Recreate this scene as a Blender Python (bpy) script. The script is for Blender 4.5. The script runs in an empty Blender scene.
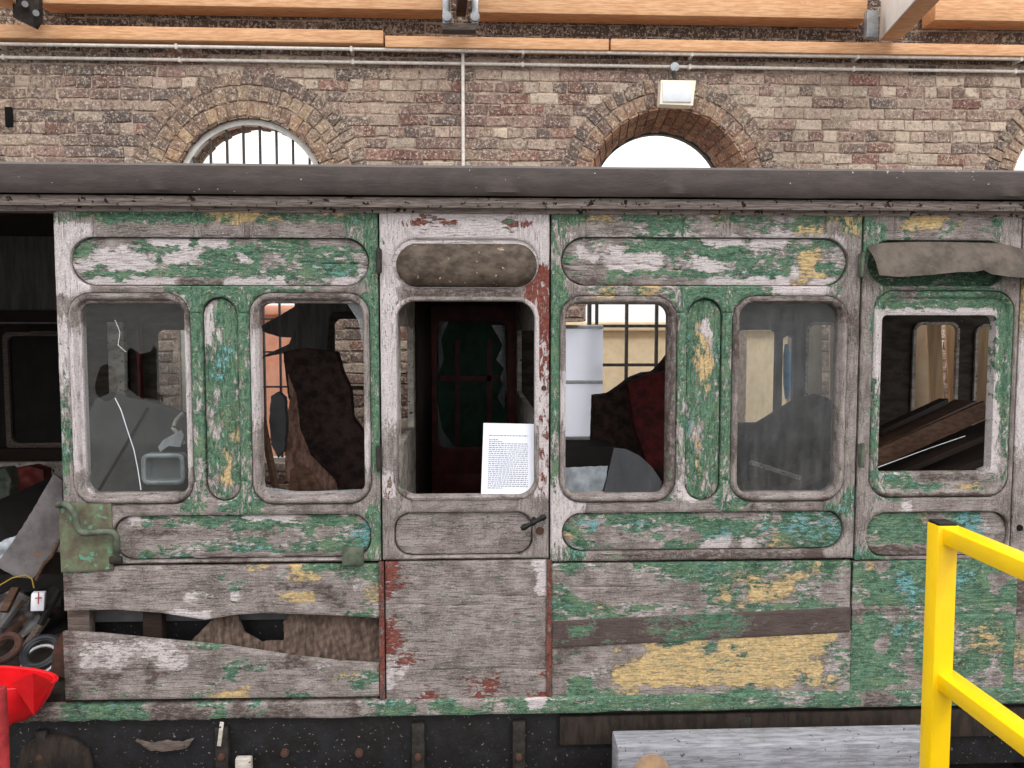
import bpy, math, random
import numpy as np
from mathutils import Vector, Euler, Matrix, noise as mnoise
random.seed(7); rng = np.random.default_rng(7)
sc = bpy.context.scene
COL = sc.collection
# ---------------------------------------------------------------- camera
CAM = Vector((0.0, 0.0, 2.0)); F = 800.0
EU = Euler((math.radians(90 - 3.7), 0, math.radians(-2.4)), 'XYZ')
RM = EU.to_matrix(); RI = RM.inverted()
cd = bpy.data.cameras.new('camera'); cam = bpy.data.objects.new('camera', cd); COL.objects.link(cam)
cam.location = CAM; cam.rotation_euler = EU; cd.sensor_width = 36; cd.lens = 36 * F / 1024
cd.clip_start = 0.05; sc.camera = cam

def P(px, py, Y):
    v = RM @ Vector(((px - 512) / F, (384 - py) / F, -1)); t = (Y - CAM.y) / v.y
    return CAM + v * t
def PROJ(x, y, z):            # numpy: world -> photo coordinates (used only to look paint patches up)
    dx, dy, dz = x - CAM.x, y - CAM.y, z - CAM.z
    cx = RI[0][0]*dx + RI[0][1]*dy + RI[0][2]*dz; cy = RI[1][0]*dx + RI[1][1]*dy + RI[1][2]*dz
    cz = -(RI[2][0]*dx + RI[2][1]*dy + RI[2][2]*dz)
    return 512 + F*cx/cz, 384 - F*cy/cz

# ---------------------------------------------------------------- tagging
def prop(o, label=None, cat=None, group=None, kind=None):
    if label: o['label'] = label
    if cat: o['category'] = cat
    if group: o['group'] = group
    if kind: o['kind'] = kind
    return o
def empty(name, loc=(0, 0, 0), label=None, cat=None, group=None):
    o = bpy.data.objects.new(name, None); COL.objects.link(o); o.location = loc; o.empty_display_size = .1
    return prop(o, label, cat, group)
def link(name, verts, faces, mat, parent=None, smooth=None, attrs=None, uvcol=None):
    """verts are world coordinates; the object's origin is put at the base centre"""
    v = np.asarray(verts, dtype=float)
    org = np.array([(v[:, 0].min() + v[:, 0].max())/2, (v[:, 1].min() + v[:, 1].max())/2, v[:, 2].min()])
    me = bpy.data.meshes.new(name); me.from_pydata((v - org).tolist(), [], faces); me.update()
    if attrs:
        for an, arr in attrs.items():
            a = me.color_attributes.new(an, 'FLOAT_COLOR', 'POINT'); a.data.foreach_set('color', np.asarray(arr, dtype=np.float32).ravel())
    if smooth:
        me.polygons.foreach_set('use_smooth', [True]*len(me.polygons)); me.set_sharp_from_angle(angle=math.radians(smooth))
    o = bpy.data.objects.new(name, me); COL.objects.link(o)
    if mat: me.materials.append(mat)
    if parent is not None:
        o.parent = parent
        pl = np.array([0., 0., 0.]); q = parent
        while q is not None: pl += np.array(q.location); q = q.parent
        o.location = Vector((org - pl).tolist())
    else: o.location = Vector(org.tolist())
    return o

# ---------------------------------------------------------------- material helpers
def lin(c):
    c = [x/255 for x in c]; return [((x + .055)/1.055)**2.4 if x > .04045 else x/12.92 for x in c] + [1]
class NT:
    def __init__(s, name):
        s.m = bpy.data.materials.new(name); s.m.use_nodes = True; s.t = s.m.node_tree; s.t.nodes.clear()
        s.out = s.t.nodes.new('ShaderNodeOutputMaterial')
    def n(s, typ, ins=None, **kw):
        x = s.t.nodes.new(typ)
        for k, v in kw.items(): setattr(x, k, v)
        for k, v in (ins or {}).items():
            if isinstance(v, bpy.types.NodeSocket): s.t.links.new(v, x.inputs[k])
            else: x.inputs[k].default_value = v
        return x
    def math(s, op, a, b=0.0, c=0.0, clamp=False):
        x = s.n('ShaderNodeMath', {0: a, 1: b, 2: c}, operation=op); x.use_clamp = clamp; return x.outputs[0]
    def mix(s, f, a, b, bt='MIX'):
        x = s.n('ShaderNodeMix', {0: f, 6: a, 7: b}, data_type='RGBA', blend_type=bt); return x.outputs[2]
    def ramp(s, f, a, b):   # smoothstep a..b
        return s.n('ShaderNodeMapRange', {0: f, 1: a, 2: b, 3: 0.0, 4: 1.0}, interpolation_type='SMOOTHSTEP').outputs[0]
    def coords(s, scale=(1, 1, 1), loc=(0, 0, 0)):
        g = s.n('ShaderNodeNewGeometry') if False else s.n('ShaderNodeTexCoord')
        # world-sized coordinates that ride with the object
        return s.n('ShaderNodeMapping', {0: g.outputs['Object'], 1: loc, 3: scale}).outputs[0]
    def noise(s, vec, scale, detail=4, rough=.6, dist=0.0):
        return s.n('ShaderNodeTexNoise', {'Vector': vec, 'Scale': scale, 'Detail': detail, 'Roughness': rough, 'Distortion': dist}).outputs[0]
    def finish(s, col, rough=.8, bump=None, bs=.3, bd=.004, metal=0.0, spec=.3, emis=None, es=0.0, **kw):
        b = s.n('ShaderNodeBsdfPrincipled', {'Base Color': col, 'Roughness': rough, 'Metallic': metal, 'Specular IOR Level': spec})
        if bump is not None:
            s.t.links.new(s.n('ShaderNodeBump', {'Height': bump, 'Strength': bs, 'Distance': bd}).outputs[0], b.inputs['Normal'])
        if emis is not None: b.inputs['Emission Color'].default_value = emis; b.inputs['Emission Strength'].default_value = es
        for k, v in kw.items(): b.inputs[k].default_value = v
        s.t.links.new(b.outputs[0], s.out.inputs[0]); s.b = b
        return s.m

def simple(name, c1, c2=None, scale=12, stretch=(1, 1, 1), rough=.8, bs=.3, metal=0.0, spec=.3, spots=None, spotscale=60, spotth=.62, detail=6, bd=.004):
    t = NT(name); v = t.coords(stretch); c2 = c2 or c1
    n = t.noise(v, scale, detail, .65)
    col = t.mix(t.ramp(n, .35, .65), lin(c1), lin(c2))
    if spots:
        n2 = t.noise(t.coords((1, 1, 1), (3, 1, 7)), spotscale, 3, .6)
        col = t.mix(t.ramp(n2, spotth, spotth + .03), col, lin(spots))
    n3 = t.noise(v, scale*5, 4, .6)
    return t.finish(col, rough, n3, bs, bd, metal, spec)

def paint_material():
    t = NT('flaking_paint_on_grey_timber')
    a1 = t.n('ShaderNodeAttribute', attribute_name='paint_a'); a2 = t.n('ShaderNodeAttribute', attribute_name='paint_b')
    s1 = t.n('ShaderNodeSeparateColor', {0: a1.outputs['Color']}); s2 = t.n('ShaderNodeSeparateColor', {0: a2.outputs['Color']})
    green, yellow, red, dark = s1.outputs[0], s1.outputs[1], s1.outputs[2], a1.outputs['Alpha']
    blue, white, deep, vert = s2.outputs[0], s2.outputs[1], s2.outputs[2], a2.outputs['Alpha']
    rep = t.n('ShaderNodeObjectInfo')
    def field(sh, sv, scale, detail, rough, off, dist=0.0):
        h = t.noise(t.coords(sh, off), scale, detail, rough, dist); v = t.noise(t.coords(sv, off), scale, detail, rough, dist)
        return t.n('ShaderNodeMix', {0: vert, 2: h, 3: v}, data_type='FLOAT').outputs[0]
    grain = field((5, 5, 70), (70, 5, 5), 3.2, 6, .7, (1, 2, 3))
    grain2 = field((3, 5, 34), (34, 5, 3), 2.2, 5, .6, (5, 2, 9))
    flake = field((13, 13, 36), (36, 13, 13), 2.0, 9, .68, (9, 4, 1), .5)
    flake2 = field((14, 14, 36), (36, 14, 14), 2.6, 9, .76, (2, 8, 5), .3)
    broad = field((4, 6, 13), (13, 6, 4), 1.4, 5, .6, (6, 1, 7))
    blot = t.noise(t.coords((1, 1, 1), (4, 4, 4)), 11, 6, .65)
    fine = t.noise(t.coords((1, 1, 1.6), (7, 3, 4)), 150, 4, .7)
    fleck = t.noise(t.coords((1, 1, 1.8), (2, 6, 3)), 62, 5, .75)
    vor = t.n('ShaderNodeTexVoronoi', {'Vector': t.coords((26, 26, 55), (0, 0, 0)), 'Scale': 2.6}, feature='DISTANCE_TO_EDGE').outputs[0]
    crack = t.math('SUBTRACT', 1.0, t.ramp(vor, 0.0, .05))
    # bare timber
    wood = t.mix(t.ramp(blot, .3, .7), lin((112, 102, 99)), lin((166, 156, 153)))
    wood = t.mix(t.math('MULTIPLY', t.ramp(grain2, .5, .68), .55), wood, lin((98, 88, 84)))
    wood = t.mix(t.math('MULTIPLY', t.ramp(grain, .55, .66), .7), wood, lin((66, 57, 54)))
    wood = t.mix(t.math('MULTIPLY', t.ramp(fine, .54, .64), .6), wood, lin((196, 187, 184)))
    wood = t.mix(t.math('MULTIPLY', t.ramp(fine, .44, .34), .6), wood, lin((84, 76, 72)))
    def cover(ch, n, amp, lo=.485, hi=.515):
        f = t.math('MULTIPLY_ADD', t.math('SUBTRACT', n, .5), amp, ch); return t.ramp(f, lo, hi), t.ramp(f, lo - .10, hi - .05)
    mw, _ = cover(white, flake2, 1.7, .40, .62)
    pale = t.mix(t.ramp(fine, .35, .65), lin((190, 180, 181)), lin((220, 213, 215)))
    pale = t.mix(t.math('MULTIPLY', t.ramp(grain, .54, .68), .5), pale, lin((124, 112, 110)))
    pale = t.mix(t.math('MULTIPLY', t.ramp(fleck, .6, .66), .6), pale, lin((112, 98, 94)))
    col = t.mix(mw, wood, pale)
    md, _ = cover(dark, flake2, 1.3, .36, .62)
    col = t.mix(t.math('MULTIPLY', md, .85), col, t.mix(t.ramp(grain, .4, .6), lin((62, 48, 46)), lin((86, 70, 66))))
    mr, er = cover(red, flake, 2.4)
    col = t.mix(mr, col, t.mix(t.ramp(fleck, .35, .65), lin((104, 52, 48)), lin((140, 82, 70))))
    my, ey = cover(yellow, flake2, 2.4)
    col = t.mix(t.math('MULTIPLY', my, .92), col, t.mix(t.ramp(fleck, .38, .62), lin((176, 156, 116)), lin((228, 196, 138))))
    col = t.mix(t.math('MULTIPLY', t.math('MULTIPLY', my, t.ramp(fine, .6, .67)), .7), col, lin((120, 104, 78)))
    fg = t.math('ADD', flake, t.math('MULTIPLY', t.math('SUBTRACT', broad, .5), .45)); fg = t.math('MULTIPLY_ADD', t.math('SUBTRACT', fleck, .5), .22, fg); fg = t.math('MULTIPLY_ADD', t.math('SUBTRACT', fine, .5), .08, fg)
    mg, eg = cover(green, fg, 3.1)
    rim = t.math('MULTIPLY', t.math('SUBTRACT', eg, mg, clamp=True), .6)
    col = t.mix(rim, col, lin((196, 190, 182)))
    g1 = t.mix(t.ramp(flake2, .36, .64), lin((50, 86, 66)), lin((114, 152, 128)))
    g1 = t.mix(t.math('MULTIPLY', t.ramp(blot, .5, .66), .6), g1, lin((122, 146, 110)))
    g1 = t.mix(t.math('MULTIPLY', deep, .8), g1, t.mix(t.ramp(flake2, .4, .6), lin((34, 62, 50)), lin((62, 104, 80))))
    g1 = t.mix(t.math('MULTIPLY', crack, .5), g1, lin((64, 78, 64)))
    fy = t.math('MULTIPLY_ADD', yellow, .12, fleck)
    g1 = t.mix(t.math('MULTIPLY', t.ramp(fy, .625, .66), .75), g1, lin((196, 186, 140)))
    g1 = t.mix(t.math('MULTIPLY', t.ramp(fine, .6, .66), .7), g1, lin((178, 186, 170)))
    g1 = t.mix(t.math('MULTIPLY', t.ramp(fleck, .38, .33), .6), g1, lin((40, 66, 52)))
    col = t.mix(mg, col, g1)
    mb, _ = cover(blue, flake2, 2.6)
    col = t.mix(mb, col, t.mix(t.ramp(fine, .4, .6), lin((80, 146, 134)), lin((134, 184, 200))))
    sp = t.noise(t.coords((1, 1, 1), (1, 9, 2)), 85, 4, .65)
    col = t.mix(t.math('MULTIPLY', t.ramp(sp, .63, .68), .65), col, lin((64, 54, 48)))
    h = t.math('MULTIPLY_ADD', mg, .6, t.math('MULTIPLY', my, .3)); h = t.math('MULTIPLY_ADD', mr, .3, h)
    h = t.math('SUBTRACT', h, t.math('MULTIPLY', t.ramp(grain, .5, .75), .5)); h = t.math('SUBTRACT', h, t.math('MULTIPLY', crack, .12))
    h = t.math('MULTIPLY_ADD', fine, .25, h)
    return t.finish(col, .72, h, 1.0, .007, 0.0, .28)

M = {}
M['paint'] = paint_material()
M['roof'] = simple('tarred_canvas_roof', (76, 67, 65), (62, 55, 53), 9, (1, 4, 4), .62, .35, spots=(170, 165, 160), spotscale=44, spotth=.7)
M['oldgrey'] = simple('grey_brown_timber', (112, 100, 94), (78, 68, 63), 6, (2, 10, 26), .85, .6, spots=(40, 34, 32), spotscale=48, spotth=.66)
M['corn'] = simple('pale_worn_cornice', (164, 152, 148), (110, 98, 92), 9, (1.5, 10, 26), .85, .7, spots=(48, 40, 36), spotscale=42, spotth=.6)
M['plate'] = simple('olive_casting', (106, 118, 92), (92, 80, 70), 16, (1, 1, 1), .7, .6, spots=(96, 146, 122), spotscale=26, spotth=.6)
M['darkwood'] = simple('dark_brown_timber', (44, 30, 24), (28, 19, 16), 6, (2, 8, 20), .75, .4)
M['brownplank'] = simple('brown_plank', (92, 66, 50), (64, 45, 35), 5, (2, 14, 14), .7, .4)
M['redwood'] = simple('dark_red_paint', (112, 46, 42), (76, 32, 30), 8, (1, 1, 1), .5, .3)
M['black'] = simple('black_board', (24, 22, 22), (34, 31, 30), 8, (1, 1, 1), .8, .3)
M['inner'] = simple('dingy_interior_paint', (84, 78, 72), (58, 53, 49), 7, (1, 1, 3), .85, .4, spots=(110, 104, 98), spotscale=50, spotth=.68)
M['innerdark'] = simple('dark_interior_board', (104, 101, 97), (82, 79, 76), 4, (8, 8, 1), .9, .3)
M['palewood'] = simple('dirty_white_interior_paint', (206, 200, 192), (150, 142, 134), 9, (1, 1, 2), .8, .5, spots=(66, 58, 52), spotscale=45, spotth=.62)
M['sole'] = simple('sooty_black_iron', (34, 34, 38), (24, 22, 22), 14, (1, 1, 1), .62, .6, spots=(128, 122, 114), spotscale=70, spotth=.66)
M['solebrown'] = simple('sooty_brown_timber', (56, 46, 40), (32, 27, 25), 7, (4, 4, 1), .85, .6, spots=(110, 104, 98), spotscale=80, spotth=.72)
M['iron'] = simple('weathered_iron', (60, 56, 52), (38, 35, 34), 30, rough=.6, bs=.5, metal=.2)
M['irongreen'] = simple('green_grey_iron', (96, 104, 90), (66, 72, 62), 22, rough=.65, bs=.5)
M['pine'] = simple('orange_pine', (230, 184, 142), (204, 150, 108), 4, (2, 14, 22), .6, .25, spots=(140, 84, 54), spotscale=14, spotth=.74)
M['whitebeam'] = simple('overexposed_white_beam', (250, 248, 244), (240, 236, 230), 6, rough=.5)
M['galv'] = simple('galvanised_steel', (168, 172, 176), (138, 142, 146), 16, rough=.4, metal=.6)
M['conduit'] = simple('painted_conduit', (232, 226, 220), (206, 200, 192), 30, rough=.45, spots=(140, 130, 120), spotscale=60, spotth=.7)
M['yellow'] = simple('yellow_gloss_paint', (246, 204, 2), (240, 196, 0), 6, rough=.32, bs=.08, spec=.5)
M['cap'] = simple('black_plastic', (18, 18, 18), rough=.5)
M['baulk'] = simple('pale_weathered_timber', (160, 162, 170), (122, 122, 128), 5, (2, 10, 20), .85, .7, spots=(84, 80, 80), spotscale=40, spotth=.66)
M['endgrain'] = simple('tan_end_grain', (186, 152, 118), (150, 128, 110), 14, (1, 1, 1), .8, .4)
M['red'] = simple('red_plastic', (222, 26, 34), (196, 14, 22), 6, rough=.32, bs=.1, spec=.5)
M['redpost'] = simple('dull_red_paint', (168, 52, 56), (128, 34, 38), 14, rough=.6)
M['sheet'] = simple('scuffed_grey_sheet_metal', (118, 114, 116), (84, 80, 80), 5, rough=.5, bs=.2, metal=.15, spots=(124, 92, 70), spotscale=14, spotth=.66)
M['greysheet'] = simple('dusty_grey_board', (88, 88, 90), (70, 70, 71), 5, rough=.7, bs=.15)
M['cloth2'] = simple('faded_torn_fabric', (168, 132, 118), (110, 84, 76), 14, (3, 3, 1), .95, .8)
M['cloth'] = simple('brown_sacking', (116, 98, 88), (72, 60, 54), 16, (3, 3, 1), .95, .8)
M['darkcloth'] = simple('dark_torn_upholstery', (74, 56, 52), (38, 30, 29), 20, rough=.9, bs=.7)
M['redcloth'] = simple('dark_red_upholstery', (104, 38, 38), (60, 24, 26), 20, rough=.85, bs=.5)
M['greenboard'] = simple('dark_green_board', (44, 84, 66), (28, 56, 46), 6, rough=.6)
M['plastic'] = simple('crumpled_pale_plastic', (196, 204, 212), (150, 158, 168), 10, rough=.35, bs=.6)
M['whitepanel'] = simple('white_panel', (236, 240, 246), (214, 220, 230), 4, rough=.4)
M['cream'] = simple('cream_board', (246, 234, 210), (228, 208, 178), 3, rough=.7)
M['ply'] = simple('tan_plywood', (244, 212, 172), (226, 188, 148), 3, (12, 12, 1), .7)
M['salmon'] = simple('salmon_brickwork', (242, 184, 160), (232, 166, 140), 8, rough=.8)
M['render'] = simple('cream_render', (238, 222, 190), (226, 206, 172), 6, rough=.8)
M['frost'] = simple('grey_metal_bar', (70, 66, 64), (52, 48, 46), 20, rough=.6)
M['whiteframe'] = simple('white_painted_frame', (228, 226, 222), (204, 200, 194), 14, rough=.5)
M['paper'] = simple('white_paper', (240, 244, 255), (234, 239, 252), 4, rough=.6, bs=.02)
M['ink'] = simple('grey_print', (150, 152, 166), rough=.8)
M['blue'] = simple('bright_blue', (60, 170, 250), (120, 210, 255), 9, rough=.4)
M['rubber'] = simple('dark_rubber', (52, 54, 60), (38, 40, 44), 9, rough=.45)
M['silver'] = simple('bright_trim', (186, 190, 194), (150, 154, 160), 9, rough=.3, metal=.2)
M['ycable'] = simple('yellow_cable', (150, 128, 50), rough=.4)
M['rust'] = simple('rusty_iron', (86, 58, 48), (56, 40, 36), 12, rough=.85, bs=.6)
M['ground'] = simple('dirty_concrete', (84, 80, 76), (62, 58, 54), 3, rough=.9, bs=.5, spots=(60, 56, 52), spotscale=9, spotth=.6)
M['lamp'] = simple('cream_lamp_housing', (246, 238, 222), (238, 228, 208), 5, rough=.4)
M['mortar'] = simple('lime_mortar', (196, 176, 160), (150, 132, 120), 14, rough=.95, bs=.8, spots=(90, 76, 66), spotscale=30, spotth=.62)
M['blackhole'] = simple('black_recess', (12, 11, 11), rough=1)
M['canvas'] = simple('grey_canvas_sheet', (104, 94, 86), (76, 70, 64), 14, (1, 1, 1), .75, .6, spots=(70, 62, 60), spotscale=26, spotth=.7)
M['dome'] = simple('dirty_brown_zinc', (104, 92, 82), (66, 56, 48), 14, (1, 1, 1.6), .75, .7, spots=(168, 150, 124), spotscale=34, spotth=.66)

def glass(name, dust=.28, c=(120, 120, 120), streak=.5):
    t = NT(name)
    tr = t.n('ShaderNodeBsdfTransparent', {0: (.9, .92, .92, 1)}); gl = t.n('ShaderNodeBsdfGlossy', {0: (1, 1, 1, 1), 'Roughness': .06})
    m1 = t.n('ShaderNodeMixShader', {0: .018, 1: tr.outputs[0], 2: gl.outputs[0]})
    df = t.n('ShaderNodeBsdfDiffuse', {0: lin(c)})
    a = t.noise(t.coords((9, 1, 2.2)), 2.5, 6, .62); b = t.noise(t.coords((1, 1, 1), (3, 3, 3)), 60, 4, .7)
    f = t.math('MULTIPLY_ADD', t.ramp(a, .3, .8), streak*dust, dust*.6); f = t.math('MULTIPLY_ADD', t.ramp(b, .6, .75), .2, f, clamp=True)
    m2 = t.n('ShaderNodeMixShader', {0: f, 1: m1.outputs[0], 2: df.outputs[0]})
    t.t.links.new(m2.outputs[0], t.out.inputs[0]); return t.m
M['glass'] = glass('dusty_glass', .07, (120, 118, 114))
M['glass4'] = glass('streaky_dusty_glass', .09, (130, 132, 134), 1.6)
M['shard'] = glass('dirty_glass_shard', .75, (78, 80, 84))
M['clear'] = glass('clear_plastic', .3, (190, 194, 198))

def brick_material():
    t = NT('old_stock_brick')
    a = t.n('ShaderNodeAttribute', attribute_name='brick_colour')
    v = t.coords()
    n = t.noise(v, 26, 6, .7); n2 = t.noise(v, 9, 5, .7); n3 = t.noise(t.coords((1, 1, 1), (5, 5, 5)), 90, 4, .6)
    big = t.noise(v, 1.1, 5, .65); sp = t.noise(t.coords((1, 1, 1), (8, 2, 5)), 60, 5, .75); sp2 = t.noise(t.coords((1, 1, 1), (3, 9, 5)), 34, 6, .75)
    col = t.mix(.18, a.outputs['Color'], lin((150, 134, 124)))
    thr = t.math('MULTIPLY_ADD', t.math('SUBTRACT', big, .5), .45, sp2)
    col = t.mix(t.math('MULTIPLY', t.ramp(thr, .52, .58), .7), col, lin((190, 170, 148)))
    thd = t.math('MULTIPLY_ADD', t.math('SUBTRACT', .5, big), .35, n)
    col = t.mix(t.math('MULTIPLY', t.ramp(thd, .53, .62), .6), col, lin((92, 78, 74)))
    col = t.mix(t.math('MULTIPLY', t.ramp(sp, .55, .61), .85), col, lin((222, 208, 194)))
    col = t.mix(t.math('MULTIPLY', t.ramp(sp, .42, .36), .7), col, lin((72, 60, 56)))
    return t.finish(col, .9, t.math('ADD', sp2, sp), .9, .012)
M['brick'] = brick_material()

# ---------------------------------------------------------------- mesh helpers
class MB:
    def __init__(s): s.v = []; s.f = []
    def box(s, c, d, rot=None, bev=0.0):
        hx, hy, hz = d[0]/2, d[1]/2, d[2]/2; b = len(s.v); bv = min(bev, hx*.9, hy*.9, hz*.9)
        if bv <= 0:
            pts = [(sx*hx, sy*hy, sz*hz) for sz in (-1, 1) for sx, sy in ((-1, -1), (1, -1), (1, 1), (-1, 1))]
            fs = [(0, 3, 2, 1), (4, 5, 6, 7), (0, 1, 5, 4), (1, 2, 6, 5), (2, 3, 7, 6), (3, 0, 4, 7)]
        else:
            bm = __import__('bmesh').new(); import bmesh
            r = bmesh.ops.create_cube(bm, size=1.0)
            for vv in bm.verts: vv.co = Vector((vv.co.x*d[0], vv.co.y*d[1], vv.co.z*d[2]))
            bmesh.ops.bevel(bm, geom=list(bm.edges), offset=bv, segments=2, affect='EDGES', profile=.5)
            bm.verts.index_update(); pts = [tuple(vv.co) for vv in bm.verts]; fs = [tuple(vv.index for vv in f.verts) for f in bm.faces]; bm.free()
        for p in pts:
            q = Vector(p)
            if rot is not None: q = rot @ q
            s.v.append(tuple(q + Vector(c)))
        s.f += [tuple(i + b for i in f) for f in fs]; return s
    def beam(s, a, b, w, h, up=(0, 0, 1), bev=0.0):
        """box from a to b, width w across, height h along 'up'"""
        a, b = Vector(a), Vector(b); d = (b - a); L = d.length; x = d.normalized(); u = Vector(up); y = u.cross(x).normalized(); z = x.cross(y)
        return s.box((a + b)/2, (L, w, h), Matrix((x, y, z)).transposed(), bev)
    def tube(s, pts, r, seg=10, closed=False, taper=None):
        pts = [Vector(p) for p in pts]; b = len(s.v); n = len(pts); prev = None
        for i, p in enumerate(pts):
            if closed: d = pts[(i+1) % n] - pts[i-1]
            else: d = (pts[min(i+1, n-1)] - pts[max(i-1, 0)])
            d.normalize()
            if prev is None:
                a = Vector((0, 0, 1)) if abs(d.z) < .9 else Vector((1, 0, 0)); u = d.cross(a).normalized()
            else: u = (prev - d*prev.dot(d)).normalized()
            prev = u; w = d.cross(u); rr = r if taper is None else r*taper[i]
            for k in range(seg):
                t = 2*math.pi*k/seg; s.v.append(tuple(p + (u*math.cos(t) + w*math.sin(t))*rr))
        m = n if closed else n - 1
        for i in range(m):
            for k in range(seg):
                j = (i+1) % n; s.f.append((b+i*seg+k, b+i*seg+(k+1) % seg, b+j*seg+(k+1) % seg, b+j*seg+k))
        if not closed:
            s.f.append(tuple(b+k for k in range(seg))[::-1]); s.f.append(tuple(b+(n-1)*seg+k for k in range(seg)))
        return s
    def lathe(s, c, prof, axis='z', seg=24, rot=None):
        b = len(s.v); n = len(prof)
        for r, h in prof:
            for k in range(seg):
                t = 2*math.pi*k/seg; q = Vector((r*math.cos(t), r*math.sin(t), h))
                if axis == 'y': q = Vector((q.x, -q.z, q.y))
                if axis == 'x': q = Vector((q.z, q.x, q.y))
                if rot is not None: q = rot @ q
                s.v.append(tuple(q + Vector(c)))
        for i in range(n-1):
            for k in range(seg): s.f.append((b+i*seg+k, b+i*seg+(k+1) % seg, b+(i+1)*seg+(k+1) % seg, b+(i+1)*seg+k))
        s.f.append(tuple(b+k for k in range(seg))[::-1]); s.f.append(tuple(b+(n-1)*seg+k for k in range(seg)))
        return s
    def prism(s, poly, n, th):
        """polygon of 3D points extruded by th along n"""
        b = len(s.v); n = Vector(n).normalized()*th; k = len(poly)
        s.v += [tuple(Vector(p)) for p in poly] + [tuple(Vector(p) + n) for p in poly]
        s.f.append(tuple(range(b, b+k))); s.f.append(tuple(range(b+2*k-1, b+k-1, -1)))
        for i in range(k): j = (i+1) % k; s.f.append((b+j, b+i, b+k+i, b+k+j))
        return s
    def build(s, name, mat, parent=None, smooth=35): return link(name, s.v, s.f, mat, parent, smooth)

def rr(px0, py0, px1, py1, rpx, Y):
    """photo rectangle -> upright rounded rectangle on the plane y=Y, in metres"""
    xm, ym = (px0+px1)/2, (py0+py1)/2
    x0, x1 = P(px0, ym, Y).x, P(px1, ym, Y).x; z0, z1 = P(xm, py1, Y).z, P(xm, py0, Y).z
    s = (x1-x0)/(px1-px0); return ((x0+x1)/2, (z0+z1)/2, (x1-x0)/2, (z1-z0)/2, rpx*s)
def grow(r, g): return (r[0], r[1], r[2]+g, r[3]+g, max(0, r[4]+g))
def sd(x, z, r):
    rad = min(r[4], r[2], r[3]); qx = np.abs(x-r[0]) - r[2] + rad; qz = np.abs(z-r[1]) - r[3] + rad
    return np.hypot(np.maximum(qx, 0), np.maximum(qz, 0)) + np.minimum(np.maximum(qx, qz), 0) - rad
def sdpoly(x, z, pts):
    d = np.full(x.shape, 1e9); ins = np.zeros(x.shape, bool); n = len(pts)
    for i in range(n):
        ax, az = pts[i]; bx, bz = pts[(i+1) % n]; ex, ez = bx-ax, bz-az
        t = np.clip(((x-ax)*ex + (z-az)*ez)/(ex*ex+ez*ez+1e-12), 0, 1)
        d = np.minimum(d, np.hypot(x-ax-t*ex, z-az-t*ez))
        if abs(ez) > 1e-9:
            c = ((az > z) != (bz > z)) & (x < ex*(z-az)/ez + ax); ins ^= c
    return np.where(ins, -d, d)
def nz(x, z, s, seed=0.0):
    """cheap smooth noise built of sines, -1..1"""
    return (np.sin(x*s*1.3+z*s*.7+seed) + np.sin(x*s*-.9+z*s*1.9+seed*2.1) + np.sin(x*s*2.7-z*s*1.1+seed*.7)*.6 + np.sin(x*s*4.1+z*s*3.7+seed*1.7)*.4)/3
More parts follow.
